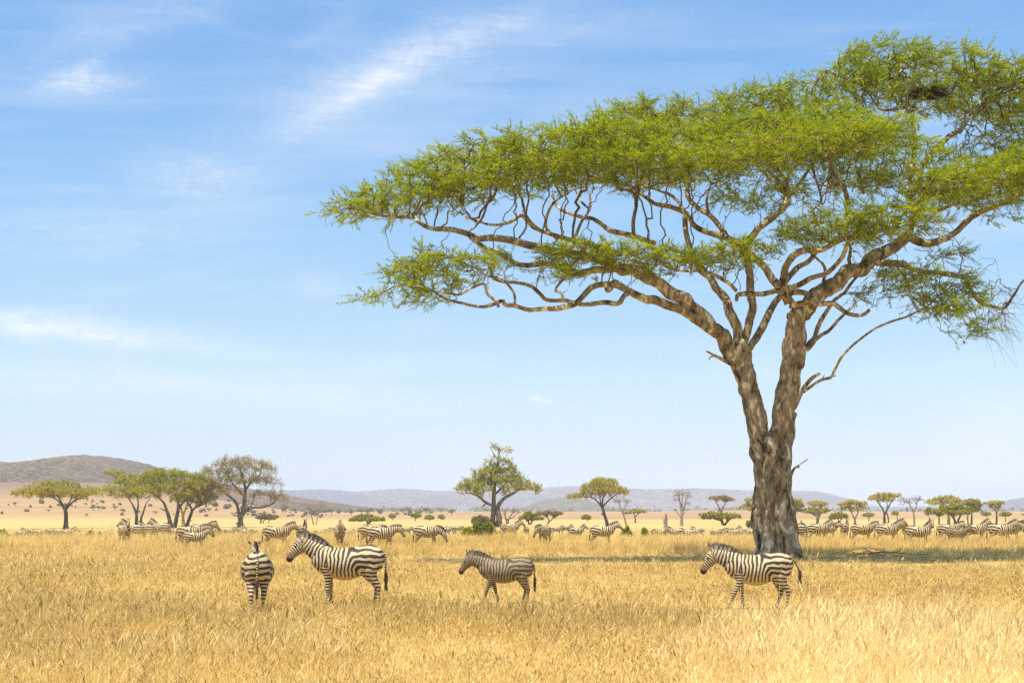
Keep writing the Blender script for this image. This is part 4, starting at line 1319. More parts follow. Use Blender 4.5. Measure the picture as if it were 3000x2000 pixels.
bg_tree('acacia_tree', 'biggest pale acacia of the right hand clump, at the back', 'tree', (2780, 1529), 430, [[(2780, 1529, .36), (2778, 1500, .28), (2768, 1480, .2), (2750, 1466, .12)], [(2779, 1504, .24), (2790, 1480, .18), (2800, 1464, .1)]],
        umbrella_pads(2712, 2826, 1439, 1470, 8, 81, 430), 'leaf_yellow', 'bark_yellow', 320, 1, .28, seed=81, tip=.028)
bg_tree('acacia_tree', 'bright green acacia standing in front of the right hand clump', 'tree', (2800, 1530), 390, [[(2800, 1530, .32), (2796, 1512, .26), (2786, 1498, .18), (2774, 1490, .1)], [(2802, 1528, .26), (2810, 1508, .2), (2818, 1495, .12)], [(2752, 1530, .2), (2751, 1505, .16), (2756, 1495, .1)]],
        [(2790, 1474, 36, 9, 0, 3, 1), (2760, 1486, 26, 7, 0, 3, 1), (2822, 1482, 28, 9, 0, 3, 1), (2745, 1492, 14, 6, 0, 2, .8), (2795, 1490, 40, 6, -2, 3, .8)], 'leaf_green', 'bark_dark', 300, 1, .32, seed=82, tip=.026, reps=4)
bg_tree('acacia_tree', 'olive acacia at the right end of the right hand clump', 'tree', (2850, 1530), 440, [[(2846, 1530, .26), (2847, 1505, .2), (2846, 1490, .14)], [(2836, 1530, .2), (2835, 1508, .16), (2838, 1492, .1)]],
        [(2845, 1462, 24, 7, 0, 3, 1), (2862, 1472, 16, 7, 0, 2, 1), (2855, 1488, 20, 6, 0, 2, 1), (2835, 1470, 18, 6, 0, 2, 1)], 'leaf_olive', 'bark_dark', 200, 1, .32, seed=83, tip=.028)
bg_tree('acacia_tree', 'lone flat pale acacia nearest the right edge', 'tree', (2918, 1528), 440, [[(2919, 1528, .26), (2920, 1505, .2), (2916, 1488, .14), (2904, 1474, .08)], [(2920, 1500, .15), (2926, 1482, .1), (2932, 1472, .06)]],
        [(2900, 1467, 18, 4, 0, 2, 1), (2920, 1465, 20, 4, 0, 2.5, 1), (2915, 1478, 18, 4, 0, 2, .6)], 'leaf_yellow', 'bark_dark', 150, .85, .28, seed=84, tip=.028)
for i, (px, x0, x1, yt, yb, py, lf, lab, dd) in enumerate((
        (2945, 2928, 2960, 1493, 1502, 1522, 'leaf_olive', 'small olive acacia under the rightmost far hill', 520),
        (2722, 2708, 2738, 1480, 1502, 1524, 'leaf_olive', 'small ragged acacia left of the right hand clump', 520),
        (2628, 2612, 2634, 1494, 1502, 1522, 'leaf_olive', 'little rounded acacia at the foot of the tall V limbed one', 560),
        (2545, 2530, 2560, 1500, 1508, 1524, 'leaf_olive', 'little low acacia just left of the tall V limbed one', 560),
        (2890, 2876, 2902, 1497, 1505, 1524, 'leaf_olive', 'little dull acacia between the clump and the lone pale acacia', 540))):
    bg_tree('acacia_tree', lab, 'tree', (px, py), dd, [[(px, py, .18), (px + 1, (py + yb) / 2 + 1, .12), (px - 2, yb, .08)]], umbrella_pads(x0, x1, yt, yb, 5, 90 + i, dd), lf, 'bark_dark', 110, 1, .5, seed=95 + i, tip=.03, reps=3)


def bush(label, x0, x1, yt, d, leaf, n=260, seed=1, name='leafy_bush', lsize=.2):
    cx, hw = (x0 + x1) / 2, (x1 - x0) / 2
    xw = (cx - 1500) * d / F
    py = YH + (CAM_H - float(gz(xw, d))) / d * F
    h = py - yt
    r = np.random.default_rng(seed)
    pads = []
    for i in range(7):
        u = r.uniform(-.62, .62)
        pads.append((cx + u * hw, py - h * r.uniform(.35, .62) * (1 - .35 * abs(u)), hw * r.uniform(.3, .42), h * .28, r.uniform(-1, 1) * hw * d / F * .5, hw * d / F * .4, 1))
    lines = [[(cx + u * hw, py, .07), (cx + u * hw * 1.4, py - h * .3, .05), (cx + u * hw * 1.8, py - h * .5, .03)] for u in (-.3, 0.02, .3)]
    return bg_tree(name, label, 'bush', (cx, py), d, lines, pads, leaf, 'bark_dark', n, 1, lsize, seed=seed, tip=.012, reps=6)


bush('thick bright green bush at the foot of the middle tree', 1372, 1456, 1512, 170, 'leaf_bush', 420, 101, lsize=.24)
bush('thin low olive bush fringing the left of the bright green bush', 1350, 1385, 1524, 166, 'leaf_green', 160, 102, lsize=.18)
bush('small green bush in the grass right of the alert side-on zebra', 1815, 1858, 1534, 190, 'leaf_bush', 200, 103)
bush('sparse small green bush left of the dead stump', 1874, 1900, 1535, 180, 'leaf_bush', 120, 104)
bush('low green bush cut by the left edge of the picture', -40, 32, 1546, 150, 'leaf_bush', 260, 105)
bush('low green shrub in the grass below the leftmost acacia', 20, 52, 1557, 148, 'leaf_bush', 120, 106, lsize=.16)
bush('little green weed patch right of the leftmost acacia', 254, 276, 1546, 165, 'leaf_bush', 70, 107, lsize=.16)
bush('second little weed patch, nearer the looking zebra', 286, 304, 1545, 170, 'leaf_bush', 70, 108, lsize=.16)
bush('green bush behind the gap right of two walking zebras', 2638, 2664, 1521, 230, 'leaf_green', 140, 109)
bush('brown dry bush behind the green bush of the middle tree', 1378, 1440, 1502, 420, 'leaf_brown', 220, 110, lsize=.4)
bush('bare brown bush left of the great trunk', 2185, 2215, 1512, 330, 'leaf_brown', 120, 111, lsize=.25)


# shrubs dotted over the slopes beyond the plain
def shrub_mesh(seed, tree=False):
    r = np.random.default_rng(seed)
    gl = Geo()
    n = 420
    p = r.normal(0, 1, (n, 3))
    p /= np.linalg.norm(p, axis=1)[:, None]
    lob = r.normal(0, 1, (6, 3)) * np.array([.8, .8, .25])
    w_ = r.integers(0, 6, n)
    if tree:
        c = p * r.uniform(.5, 1, n)[:, None] * np.array([1.15, 1.15, .42]) + lob[w_] * .8 + np.array([0, 0, 2.3])
    else:
        c = p * r.uniform(.5, 1, n)[:, None] * np.array([.9, .9, .8]) + lob[w_] * .9 + np.array([0, 0, 1.0])
    c[:, 2] = np.maximum(c[:, 2], .1)
    d_ = r.normal(0, 1, (n, 3))
    d_ /= np.linalg.norm(d_, axis=1)[:, None]
    w2 = np.cross(d_, r.normal(0, 1, (n, 3)))
    w2 /= np.linalg.norm(w2, axis=1)[:, None]
    V = np.stack([c - d_ * .3, c + w2 * .2, c + d_ * .3, c - w2 * .2], 1).reshape(-1, 3)
    gl.add(V, [np.arange(n * 4).reshape(-1, 4)], tint=np.repeat(r.uniform(0, 1, n), 4))
    for a in r.uniform(0, 6.28, 3):
        q = catmull([(0, 0, -.2, .12), (.15 * math.cos(a), .15 * math.sin(a), .7, .09), (.6 * math.cos(a), .6 * math.sin(a), 1.9 if tree else 1.2, .04)], 5)
        tube(gl, q, 5, 0, tint=.1)
    V, fs, at = gl.arrays()
    return make_mesh('shrub', V, fs, M['leaf_shrub'], None, at, False, False)


SH = [shrub_mesh(i, i > 2) for i in range(5)]
r = np.random.default_rng(77)
for i in range(190):
    if i < 115:
        px = r.uniform(-60, 950)
        d = 620 + 700 * r.beta(1.4, 2.2)
        if 30 < i < 85:
            d = r.uniform(700, 860)
        sc = r.uniform(.30, .8) * (d / 900) ** .5
    elif i < 180:
        px = r.uniform(600, 1340)
        d = r.uniform(850, 1450)
        sc = r.uniform(.6, 1.5)
    else:
        px = r.uniform(1340, 3050)
        d = r.uniform(700, 1450)
        sc = r.uniform(.5, 1.1)
    x = (px - 1500) * d / F
    o = bpy.data.objects.new('shrub', SH[i % 5])
    COL.objects.link(o)
    o.location = (x, d, float(gz(x, d)))
    o.scale = (sc * r.uniform(.8, 1.3), sc, sc * r.uniform(.8, 1.2))
    o.rotation_euler = (0, 0, r.uniform(0, 6.28))
    tag(o, 'small grey green shrub dotted over the far tan slope', 'shrub', 'shrubs dotted over the far slopes')

# thin line of far woodland under the ridge
gl = Geo()
r = np.random.default_rng(5)
n = 5200
px = np.where(r.uniform(0, 1, n) < .6, r.uniform(850, 1480, n), r.uniform(1400, 3000, n))
d = r.uniform(1650, 2100, n)
x = (px - 1500) * d / F
cl_ = np.sin(px * .05) + np.sin(px * .021 + 1)
keep = r.uniform(-1.6, 2, n) < cl_
px, d, x = px[keep], d[keep], x[keep]
n = len(px)
hh = np.abs(r.normal(0, 1, n)) * 1.6 + .3
c = np.stack([x, d, gz(x, d) + hh], -1)
d_ = r.normal(0, 1, (n, 3))
d_ /= np.linalg.norm(d_, axis=1)[:, None]
w2 = np.cross(d_, r.normal(0, 1, (n, 3)))
w2 /= np.linalg.norm(w2, axis=1)[:, None]
V = np.stack([c - d_ * 1.6, c + w2 * 1.3, c + d_ * 1.6, c - w2 * 1.3], 1).reshape(-1, 3)
gl.add(V, [np.arange(n * 4).reshape(-1, 4)], tint=np.repeat(r.uniform(0, 1, n), 4))
o = gl.build('far_woodland', M['leaf_shrub'], None, False)
tag(o, 'thin dark line of far scrub woodland under the ridge', 'woodland', None, 'stuff')


# ------------------------------------------------------------------ zebras
def unit(v):
    v = np.asarray(v, float)
    return v / (np.linalg.norm(v) + 1e-9)


def zebra_geo(neck=32, head=-58, nyaw=0, hyaw=0, legs=(0, 0, 0, 0), tail=0.0, voxel=0.016, mat='zebra', belly=0.0, ears=0.25, neck_len=.60, wl=1.0):
    """meshes of one zebra facing +X on z = 0. legs = swing degrees of front left, front right, hind left, hind right"""
    g = Geo()
    pid = 0
    # torso rings: x top bottom halfwidth
    T = np.array([(-.74, 1.10, .98, .05), (-.715, 1.17, .86, .13), (-.66, 1.235, .80, .20), (-.55, 1.30, .74, .255), (-.40, 1.33, .71, .285), (-.2, 1.305, .645, .31),
                  (0, 1.275, .585, .335), (.2, 1.26, .575, .33), (.38, 1.27, .61, .30), (.54, 1.29, .665, .25), (.68, 1.25, .73, .20), (.79, 1.13, .83, .14), (.84, 1.05, .92, .07)])
    T[:, 2] -= belly * np.exp(-((T[:, 0] - .05) / .3) ** 2)
    T[:, 3] += belly * .8 * np.exp(-((T[:, 0] - .0) / .35) ** 2)
    Q = catmull(np.c_[T[:, 0], (T[:, 1] + T[:, 2]) / 2 * 0 + .0, np.zeros(len(T)), T[:, 1:]], 34)
    x, top, bot, hw = Q[:, 0], Q[:, 3], Q[:, 4], np.maximum(Q[:, 5], .02)
    n = len(x)
    Cc = np.c_[x, np.zeros(n), (top + bot) / 2]
    V, fs = loft(Cc, np.tile([0, 0, 1.0], (n, 1)), np.tile([0, 1.0, 0], (n, 1)), (top - bot) / 2, hw, 28)
    # egg section: widest a little below the middle
    zc = np.concatenate([np.repeat((top + bot) / 2, 28), [0, 0]])
    dzr = V[:, 2] - zc
    V[:-2, 1] *= 1 - .35 * np.maximum(dzr[:-2], 0)
    g.add(V, fs, pid=0.0)
    # neck
    a0 = R((neck + 30) / 2 if neck < 30 else neck)
    Bp = np.array([.56, 0, 1.05])
    nt = 12
    pts, U_, L_, D_ = [], [], [], []
    p = Bp.copy()
    for i in range(nt):
        t = i / (nt - 1)
        pit = a0 + (R(neck) - a0) * min(1, t * 1.5)
        yaw = R(nyaw) * t
        dv = np.array([math.cos(pit) * math.cos(yaw), math.cos(pit) * math.sin(yaw), math.sin(pit)])
        lat = np.array([-math.sin(yaw), math.cos(yaw), 0])
        pts.append(p.copy())
        D_.append(dv)
        L_.append(lat)
        U_.append(np.cross(dv, lat))
        p = p + dv * neck_len / (nt - 1)
    pts, U_, L_, D_ = map(np.array, (pts, U_, L_, D_))
    tq = np.linspace(0, 1, nt)
    ra = np.interp(tq, [0, .25, .5, .75, 1], [.26, .225, .185, .160, .135])
    rb = np.interp(tq, [0, .25, .5, .75, 1], [.165, .135, .105, .090, .082])
    V, fs = loft(pts, U_, L_, ra, rb, 20)
    g.add(V, fs, pid=1.0)
    crest = pts + U_ * ra[:, None] * .93
    # head
    yaw = R(nyaw + hyaw)
    ph = R(head)
    hd = np.array([math.cos(ph) * math.cos(yaw), math.cos(ph) * math.sin(yaw), math.sin(ph)])
    hl = np.array([-math.sin(yaw), math.cos(yaw), 0])
    hu = np.cross(hd, hl)
    pole = pts[-1] + U_[-1] * .02
    hs = np.array([-.09, -.03, .05, .12, .20, .28, .36, .425, .48, .52, .545])
    hra = np.array([.06, .115, .145, .155, .140, .114, .092, .083, .080, .062, .03])
    hrb = np.array([.04, .075, .092, .094, .082, .068, .058, .056, .060, .048, .025])
    off = np.array([0, 0, -.012, -.025, -.02, -.01, 0, .0, -.004, -.008, -.01])
    Hc = pole + hd * hs[:, None] + hu * off[:, None]
    V, fs = loft(Hc, np.tile(hu, (11, 1)), np.tile(hl, (11, 1)), hra, hrb, 18)
    g.add(V, fs, pid=2.0)
    # ears
    for sgn in (-1, 1):
        eb = pole - hd * .035 + hu * .085 + hl * sgn * .055
        ed = unit(hu * .75 - hd * .55 + hl * sgn * ears + np.array([0, 0, .4]))
        el = unit(np.cross(ed, hd))
        eu = np.cross(ed, el)
        Ec = eb + ed * np.array([-.02, .03, .10, .16, .20])[:, None]
        V, fs = loft(Ec, np.tile(eu, (5, 1)), np.tile(el, (5, 1)), [.022, .022, .02, .016, .006], [.026, .040, .042, .028, .007], 10)
        g.add(V, fs, pid=3.0)
    # legs
    fj = np.array([(.50, .96, .17, .10), (.485, .82, .145, .105), (.475, .70, .105, .085), (.48, .56, .075, .065), (.485, .42, .056, .052), (.49, .355, .057, .054), (.485, .29, .043, .041), (.48, .18, .034, .033), (.482, .105, .045, .043), (.50, .055, .038, .038), (.515, .025, .052, .05), (.52, 0.0, .056, .054)])
    hj = np.array([(-.42, 1.02, .24, .12), (-.43, .88, .235, .135), (-.41, .75, .19, .125), (-.455, .64, .135, .095), (-.52, .54, .092, .072), (-.585, .45, .066, .056), (-.605, .405, .060, .052), (-.60, .33, .045, .042), (-.59, .20, .037, .036), (-.585, .11, .047, .045), (-.565, .055, .04, .04), (-.55, .025, .053, .05), (-.545, 0.0, .057, .054)])
    for li, (J, yb, yf, sw) in enumerate(((fj, .13, .12, legs[0]), (fj, -.13, -.12, legs[1]), (hj, .135, .12, legs[2]), (hj, -.135, -.12, legs[3]))):
        J = J.copy()
        pv = J[1, :2].copy()
        k1 = np.clip((pv[1] - J[:, 1]) / .35, 0, 1)
        a = R(sw) * k1
        dx_, dz_ = J[:, 0] - pv[0], J[:, 1] - pv[1]
        nx = pv[0] + dx_ * np.cos(a) - dz_ * np.sin(a)
        nz = pv[1] + dx_ * np.sin(a) + dz_ * np.cos(a)
        low = nz[-1]
        nz = nz - low * np.clip((pv[1] - nz) / (pv[1] - low), 0, 1)
        yy = np.interp(J[:, 1], [0, .7, 1], [yf, yb, yb * .95])
        Q = catmull(np.c_[nx, yy, nz, J[:, 2], J[:, 3]], 30)
        nn = len(Q)
        tang = np.gradient(Q[:, :3], axis=0)
        tang /= np.linalg.norm(tang, axis=1)[:, None]
        lat = np.tile([0, 1.0, 0], (nn, 1))
        fw = np.cross(tang, lat)
        fw /= np.linalg.norm(fw, axis=1)[:, None]
        V, fs = loft(Q[:, :3], fw, lat, Q[:, 3], Q[:, 4], 14)
        g.add(V, fs, pid=4.0 if li < 2 else 5.0)
    V0, fs, at = g.arrays()
    kd = KDTree(len(V0))
    for i, v in enumerate(V0):
        kd.insert(v, i)
    kd.balance()
    V, fq = remesh(V0, fs, voxel, 3)
    # puff out what the smoothing took
    part = np.array([at['pid'][kd.find(v)[1]] for v in V])

    def stripes(V, part):
        x, y, z = V[:, 0], V[:, 1], V[:, 2]
        xs_, zt = .50, .86
        xt = x + .10 * (z - 1.0)
        a1 = np.abs(xt - xs_) / (.086 * wl)
        b1 = np.maximum(zt + .02 - z - .55 * np.abs(xt - xs_), 0) / (.062 * wl)
        f1 = (a1 ** 5 + b1 ** 5) ** .2 + .25
        Qx, Qz = -.26, .74
        dzq = z - Qz
        rr = np.where(x > Qx, np.where(dzq > 0, np.hypot((x - Qx), dzq), x - Qx), np.where(dzq > 0, dzq, dzq * 1.55))
        f2 = .25 + (xs_ - Qx) / (.086 * wl) - rr / (.120 * wl)
        w_ = sstep(.22, -.22, x)
        ph = f1 * (1 - w_) + f2 * w_
        ph = np.where(part == 5, f2, ph)
        ph = np.where(part == 4, np.where(z < zt, (zt + .02 - z) / (.062 * wl), ph), ph)
        dk = np.zeros(len(V))
        pl = np.zeros(len(V))
        # neck
        rel = V[:, None, :] - pts[None]
        ni = (rel ** 2).sum(-1).argmin(1)
        s_ = ni / (nt - 1) * neck_len + (rel[np.arange(len(V)), ni] * D_[ni]).sum(1)
        ph = np.where(part == 1, s_ / (.077 * wl) + .3, ph)
        # head
        hh = ((V - pole) * hd).sum(1)
        hup = ((V - pole) * hu).sum(1)
        hlat = ((V - pole) * hl).sum(1)
        ph = np.where(part == 2, hh / (.052 * wl) + np.abs(hlat) * 6 + hup * 5, ph)
        dk = np.where(part == 2, sstep(.40, .46, hh), dk)
        dk = np.maximum(dk, np.where((part >= 4) & (z < .06), 1.0, 0))
        ed_ = hup
        pl = np.where(part == 3, 1.0, pl)
        dk = np.where((part == 3) & (hup - hh > .24), .85, dk)
        # white belly keel
        pl = np.where((part == 0) & (np.abs(x) < .45), sstep(.66, .60, z) * .9, pl)
        # spine line
        dk = np.where((part == 0) & (np.abs(y) < .012) & (z > 1.2), .6, dk)
        return ph, dk, pl
    ph, dk, pl = stripes(V, part)
    hh_ = ((V - pole) * hd).sum(1)
    up_ = ((V - pole) * hu).sum(1)
    rust = np.where(part == 2, sstep(.30, .37, hh_) * sstep(.48, .43, hh_) * sstep(-.01, .03, up_), 0) * .85
    dk = dk * (1 - rust)
    body = make_mesh('body', V, fq, M[mat], None, dict(phase=ph, dark=dk, pale=pl, rust=rust, dusty=np.where(part == 0, sstep(.82, .60, V[:, 2]) * .6, np.where(part >= 4, sstep(.5, .15, V[:, 2]) * .45, 0))), True, False)
    # mane: an upright brush of hair along the crest
    mg = Geo()
    cr = catmull(np.vstack([pole - hd * .02 + hu * .10, crest[::-1][1:], np.array([[.50, 0, 1.285]])]), 70)
    n = len(cr)
    tg = np.gradient(cr, axis=0)
    tg /= np.linalg.norm(tg, axis=1)[:, None]
    latm = np.vstack([np.interp(np.linspace(1, 0, n), tq, L_[:, j]) for j in range(3)]).T
    um = np.cross(latm, tg)
    um *= np.sign((um * np.array([0, 0, 1.0])).sum(1) + 1e-6 + (um[:, 0:1] * 0).sum(1))[:, None]
    for lv in range(2):
        for i in range(n - 1):
            t = i / (n - 1)
            h = .165 * (math.sin(min(1, t * 6 + .25) * math.pi / 2)) * (1 - .75 * max(0, t - .55) / .45)
            for rep in range(3):
                b = cr[i] + tg[i] * random.uniform(0, .015) + latm[i] * random.uniform(-.02, .02) - um[i] * .02
                hh = h * random.uniform(.75, 1.12)
                tip = b + um[i] * hh + tg[i] * random.uniform(-.02, .02) + latm[i] * random.uniform(-.015, .015)
                w_ = tg[i] * .012
                l_ = latm[i] * .009
                Vq = np.array([b - w_ - l_, b + w_ - l_, b + w_ + l_, b - w_ + l_, tip - w_ * .5, tip + w_ * .5])
                sv = (1 - t) * neck_len / (.077 * wl) + .3
                mg.add(Vq, [np.array([[0, 1, 5, 4], [2, 3, 4, 5]])], phase=sv, dark=np.array([0.35, .35, .35, .35, 1.0, 1.0]), pale=0)
    Vm, fm, am = mg.arrays()
    mane = make_mesh('mane', Vm, fm, M[mat], None, am, True, False)
    # tail
    tl = Geo()
    if tail > .5:     # swished out behind
        path = [(-.70, 0, 1.16, .034), (-.77, -.02, 1.12, .03), (-.83, -.04, 1.02, .026), (-.88, -.06, .92, .024), (-.91, -.06, .84, .04), (-.90, -.05, .74, .042), (-.86, -.03, .66, .012)]
    else:
        path = [(-.70, 0, 1.16, .034), (-.755, .005, 1.08, .03), (-.765, .01, .95, .025), (-.765, .015, .82, .024), (-.77, .02, .70, .036), (-.775, .02, .56, .038), (-.775, .02, .44, .026), (-.775, .02, .36, .008)]
    Q = catmull(path, 40)
    s_ = np.linspace(0, 1, 40)
    A_, B_ = frames(Q[:, :3])
    V, fs = loft(Q[:, :3], A_, B_, Q[:, 3], Q[:, 3] * .8, 8)
    sv = np.concatenate([np.repeat(s_, 8), [0, 1]])
    tl.add(V, fs, phase=sv * 15, dark=sstep(.42, .62, sv) * .95, pale=0)
    for i in range(70):   # loose hairs of the tuft
        q = Q[random.randint(22, 36)]
        b = q[:3] + np.array([random.uniform(-.02, .02) for _ in range(3)])
        e = b + np.array([random.uniform(-.04, .04), random.uniform(-.04, .04), -random.uniform(.08, .16)])
        w_ = np.array([.006, .004, 0])
        tl.add(np.array([b - w_, b + w_, e + w_ * .3, e - w_ * .3]), [np.array([[0, 1, 2, 3]])], phase=0, dark=.95, pale=0)
    Vt, ft, a_t = tl.arrays()
    tailm = make_mesh('tail', Vt, ft, M[mat], None, a_t, True, False)
    # eyes
    eyes = []
    for sgn in (-1, 1):
        c = pole + hd * .165 + hu * .055 + hl * sgn * .082
        Ec = c + hl * sgn * np.array([-.02, -.01, .004, .012])[:, None]
        V, fs = loft(Ec, np.tile(hu, (4, 1)), np.tile(hd, (4, 1)), [.012, .02, .017, .005], [.016, .026, .022, .007], 10)
        eyes.append(make_mesh('eye', V, fs, M['eye'], None, None, True, False))
    return body, mane, tailm, eyes


ZC = {}
POSES = {
    'low':    dict(neck=26, head=-60),
    'walk':   dict(neck=18, head=-62, legs=(16, -14, -10, 14)),
    'alert':  dict(neck=46, head=-38, legs=(2, -3, 3, -4)),
    'proud':  dict(neck=38, head=-46, legs=(-4, 5, 6, -6)),
    'level':  dict(neck=8, head=-62, legs=(14, -12, -12, 10)),
    'graze':  dict(neck=-38, head=-70, legs=(8, -8, 4, -6)),
    'turn_l': dict(neck=44, head=-42, nyaw=35, hyaw=35),
    'turn_r': dict(neck=46, head=-42, nyaw=-35, hyaw=-45),
    'down_l': dict(neck=-8, head=-68, nyaw=-30, hyaw=-10),
}


def zebra(label, px, d, heading, pose='low', mat='zebra', scale=1.0, group=None, parts=True, voxel=0.026, key=None, squash=(1, 1), eye=False, name='zebra', dz=0.0, **over):
    if d > 140:
        voxel = .032
    ck = (pose, mat, voxel, tuple(sorted(over.items())))
    if ck not in ZC:
        kw = dict(POSES[pose])
        kw['wl'] = 1.0 if voxel < .02 else (1.45 if voxel < .03 else 2.1)
        kw.update(over)
        ZC[ck] = zebra_geo(mat=mat, voxel=voxel, **kw)
    body, mane, tailm, eyes = ZC[ck]
    x = (px - 1500) * d / F
    root = empty(name, (x, d, float(gz(x, d)) + dz), R(heading))
    if voxel > .02:
        scale *= .925
    root.scale = (scale, scale * squash[0], scale * squash[1])
    tag(root, label, 'zebra', group)
    for nm, me in [('body', body), ('mane', mane), ('tail', tailm)] + ([('eye', e) for e in eyes] if eye else []):
        o = bpy.data.objects.new(nm, me)
        COL.objects.link(o)
        o.parent = root
    return root


FG = dict(voxel=0.015, eye=True)
zebra('plump zebra seen from behind with its ears up, leftmost in front', 754, 34.9, 99, 'turn_l', 'zebra', .98, belly=.025, legs=(4, -8, -7, 9), nyaw=9, hyaw=4, neck=17, head=-45, ears=.6, **FG)
zebra('big zebra standing side on, head lowered to the left, in the open grass', 1027, 37.7, 180, 'low', 'zebra', 1.015, neck=34, head=-53, legs=(0, -4, -2, 5), belly=.02, **FG)
zebra('dusty grey brown zebra foal walking left, muzzle low', 1488, 38.1, 180, 'walk', 'zebra_foal', .775, neck=22, head=-58, legs=(16, -16, 2, 10), **FG)
zebra('zebra walking left with swishing tail in front of the great trunk', 2230, 35.0, 180, 'walk', 'zebra', .885, neck=20, head=-60, legs=(20, -6, 0, 14), tail=1.0, belly=.03, **FG)

# middle distance, left group
zebra('zebra facing the camera with upright ears left of the grove', 364, 100, -58, 'turn_r', nyaw=-12, hyaw=-18, ears=.5)
zebra('zebra looking left from behind the camera-facing one', 394, 112, 166, 'alert')
zebra('zebra standing behind and right of the camera-facing one', 434, 116, 138, 'low')
zebra('zebra with raised head facing left under the twin stemmed acacia', 474, 128, 164, 'alert')
zebra('brown striped mare standing behind a foal', 556, 90, 3, 'level', 'zebra_brown', 1.0)
zebra('brownish zebra behind the mare and foal', 585, 108, 5, 'low', 'zebra_brown')
zebra('pale zebra foal looking right in front of the brown striped mare', 568, 87, 4, 'proud', 'zebra', .78, neck=36, head=-58)
zebra('brown striped zebra walking right behind the rear-view zebra', 808, 91, 2, 'proud', 'zebra_brown', 1.0, neck=30, head=-50, legs=(12, -12, 8, -8))
zebra('zebra seen from behind with ears above the big zebra head', 884, 97, 84, 'alert', 'zebra_brown', 1.0)
zebra('zebra facing the camera with its head turned right', 995, 93, -86, 'turn_l', 'zebra', 1.0, nyaw=22, hyaw=34)
zebra('zebra walking right with head hung low beside a hidden one', 1114, 92, 1, 'level', 'zebra', 1.02)
zebra('brown zebra mostly hidden behind the low headed walker', 1087, 98, 4, 'graze', 'zebra_brown', 1.0)
zebra('zebra grazing to the right with its muzzle in the grass', 1248, 96, 0, 'graze')
zebra('zebra looking away right beside the middle tree bush', 1492, 128, 18, 'proud')
zebra('zebra coming head on with head lowered to the left', 1596, 101, -112, 'down_l')
zebra('smaller zebra side on with head high, between two larger ones', 1688, 158, 24, 'alert')
zebra('zebra standing alert and looking right below the leaning acacia', 1762, 103, -8, 'proud', neck=34, head=-44)
zebra('light tan zebra grazing left beside the dead stump', 1940, 168, 176, 'graze', 'zebra_brown')
zebra('zebra facing left in front of the dead upright tree', 1982, 165, 190, 'low')
zebra('zebra walking out from behind the left side of the great trunk', 2236, 118, 0, 'proud', legs=(10, -10, 22, -16))
# right group
zebra('zebra whose front half is hidden behind the great trunk', 2330, 106, 182, 'graze')
zebra('zebra right of the great trunk with its neck raised', 2396, 112, 4, 'proud')
zebra('young brown zebra standing behind the raised neck one', 2424, 120, 0, 'proud', 'zebra_brown', .9, neck=30, head=-52)
zebra('zebra seen from behind between the trunk and the walking pair', 2474, 126, 66, 'alert')
zebra('zebra walking right with dipped head, rear of a pair', 2524, 108, 0, 'low', 'zebra_brown', 1.0, neck=24, head=-52)
zebra('zebra walking right with high neck, front of a pair', 2596, 107, 2, 'proud')
zebra('zebra half hidden behind the front one of the pair', 2606, 114, 4, 'proud', 'zebra_brown')
zebra('dark zebra alone, staring at the camera with tall ears', 2688, 98, -20, 'turn_r', nyaw=-30, hyaw=-45, ears=.55, neck=52, head=-40, legs=(6, 2, 0, -4))
zebra('pale zebra behind the dark foal at the right', 2776, 109, 3, 'low', 'zebra', 1.0, neck=24, head=-52)
zebra('dark dusty foal among the right hand adults', 2800, 102, 2, 'low', 'zebra_foal', .86, neck=30, head=-50, legs=(10, -8, 6, -4))
zebra('zebra with head held high right of the dark foal', 2856, 109, 4, 'alert')
zebra('zebra in profile near the right edge with a broad striped rump', 2928, 104, -2, 'proud', 'zebra', 1.05, neck=36, head=-48)
zebra('zebra mostly hidden behind the broad rumped one', 2958, 112, 2, 'low', 'zebra_brown', 1.0, neck=34, head=-40)
zebra('zebra cut off by the right edge of the picture', 3030, 106, 176, 'low')

# the far herd
small = ((62, 186, 12, 'graze', 'zebra leftmost in the far herd on the left'), (86, 196, 170, 'low', 'far zebra facing left, second from the left edge'),
         (116, 184, 30, 'graze', 'far zebra showing its rump, left of the leftmost acacia trunk'), (136, 194, 10, 'graze', 'far grazing zebra just left of the leftmost acacia trunk'),
         (172, 186, 60, 'level', 'far zebra standing tail on left of the acacia foot'), (196, 180, 20, 'proud', 'far zebra with raised head right at the leftmost acacia foot'))
for px, d, hdg, po, lab in small:
    zebra(lab, px, d, hdg, po)
GRP = 'far herd between the grove and the tall open tree'
r = np.random.default_rng(3)
for i in range(11):
    px = 490 + i * 25 + r.uniform(-6, 6)
    if i == 2 or i == 4:
        px += 25
    zebra('tiny zebra in the crowded far herd left of the tall open tree', px, 205 + r.uniform(0, 45), r.choice([0, 15, 170, 185, 60, 120]), r.choice(['graze', 'low', 'proud', 'graze', 'level']), 'zebra', 1.0, GRP)
GRP = 'far herd behind the head-turning zebra'
for i, (px, po, hdg) in enumerate(((938, 'graze', 0), (958, 'graze', 20), (976, 'proud', 10), (1024, 'proud', 175), (1046, 'graze', 0), (1060, 'alert', 20), (1100, 'proud', 10), (1166, 'alert', 170), (1190, 'graze', 0))):
    zebra('tiny zebra far behind the zebras of the centre left', px, 205 + 17 * (i % 3), hdg, po, 'zebra', 1.0, GRP)
GRP = 'far zebras around the middle tree'
for i, (px, po, hdg) in enumerate(((1306, 'graze', 0), (1322, 'graze', 160), (1340, 'graze', 10), (1543, 'low', 250), (1630, 'low', 10), (1658, 'low', 20))):
    zebra('tiny zebra at the far edge of the grass near the middle tree', px, 232 + 10 * (i % 3), hdg, po, 'zebra', 1.0, GRP)
GRP = 'far zebras left of the great trunk'
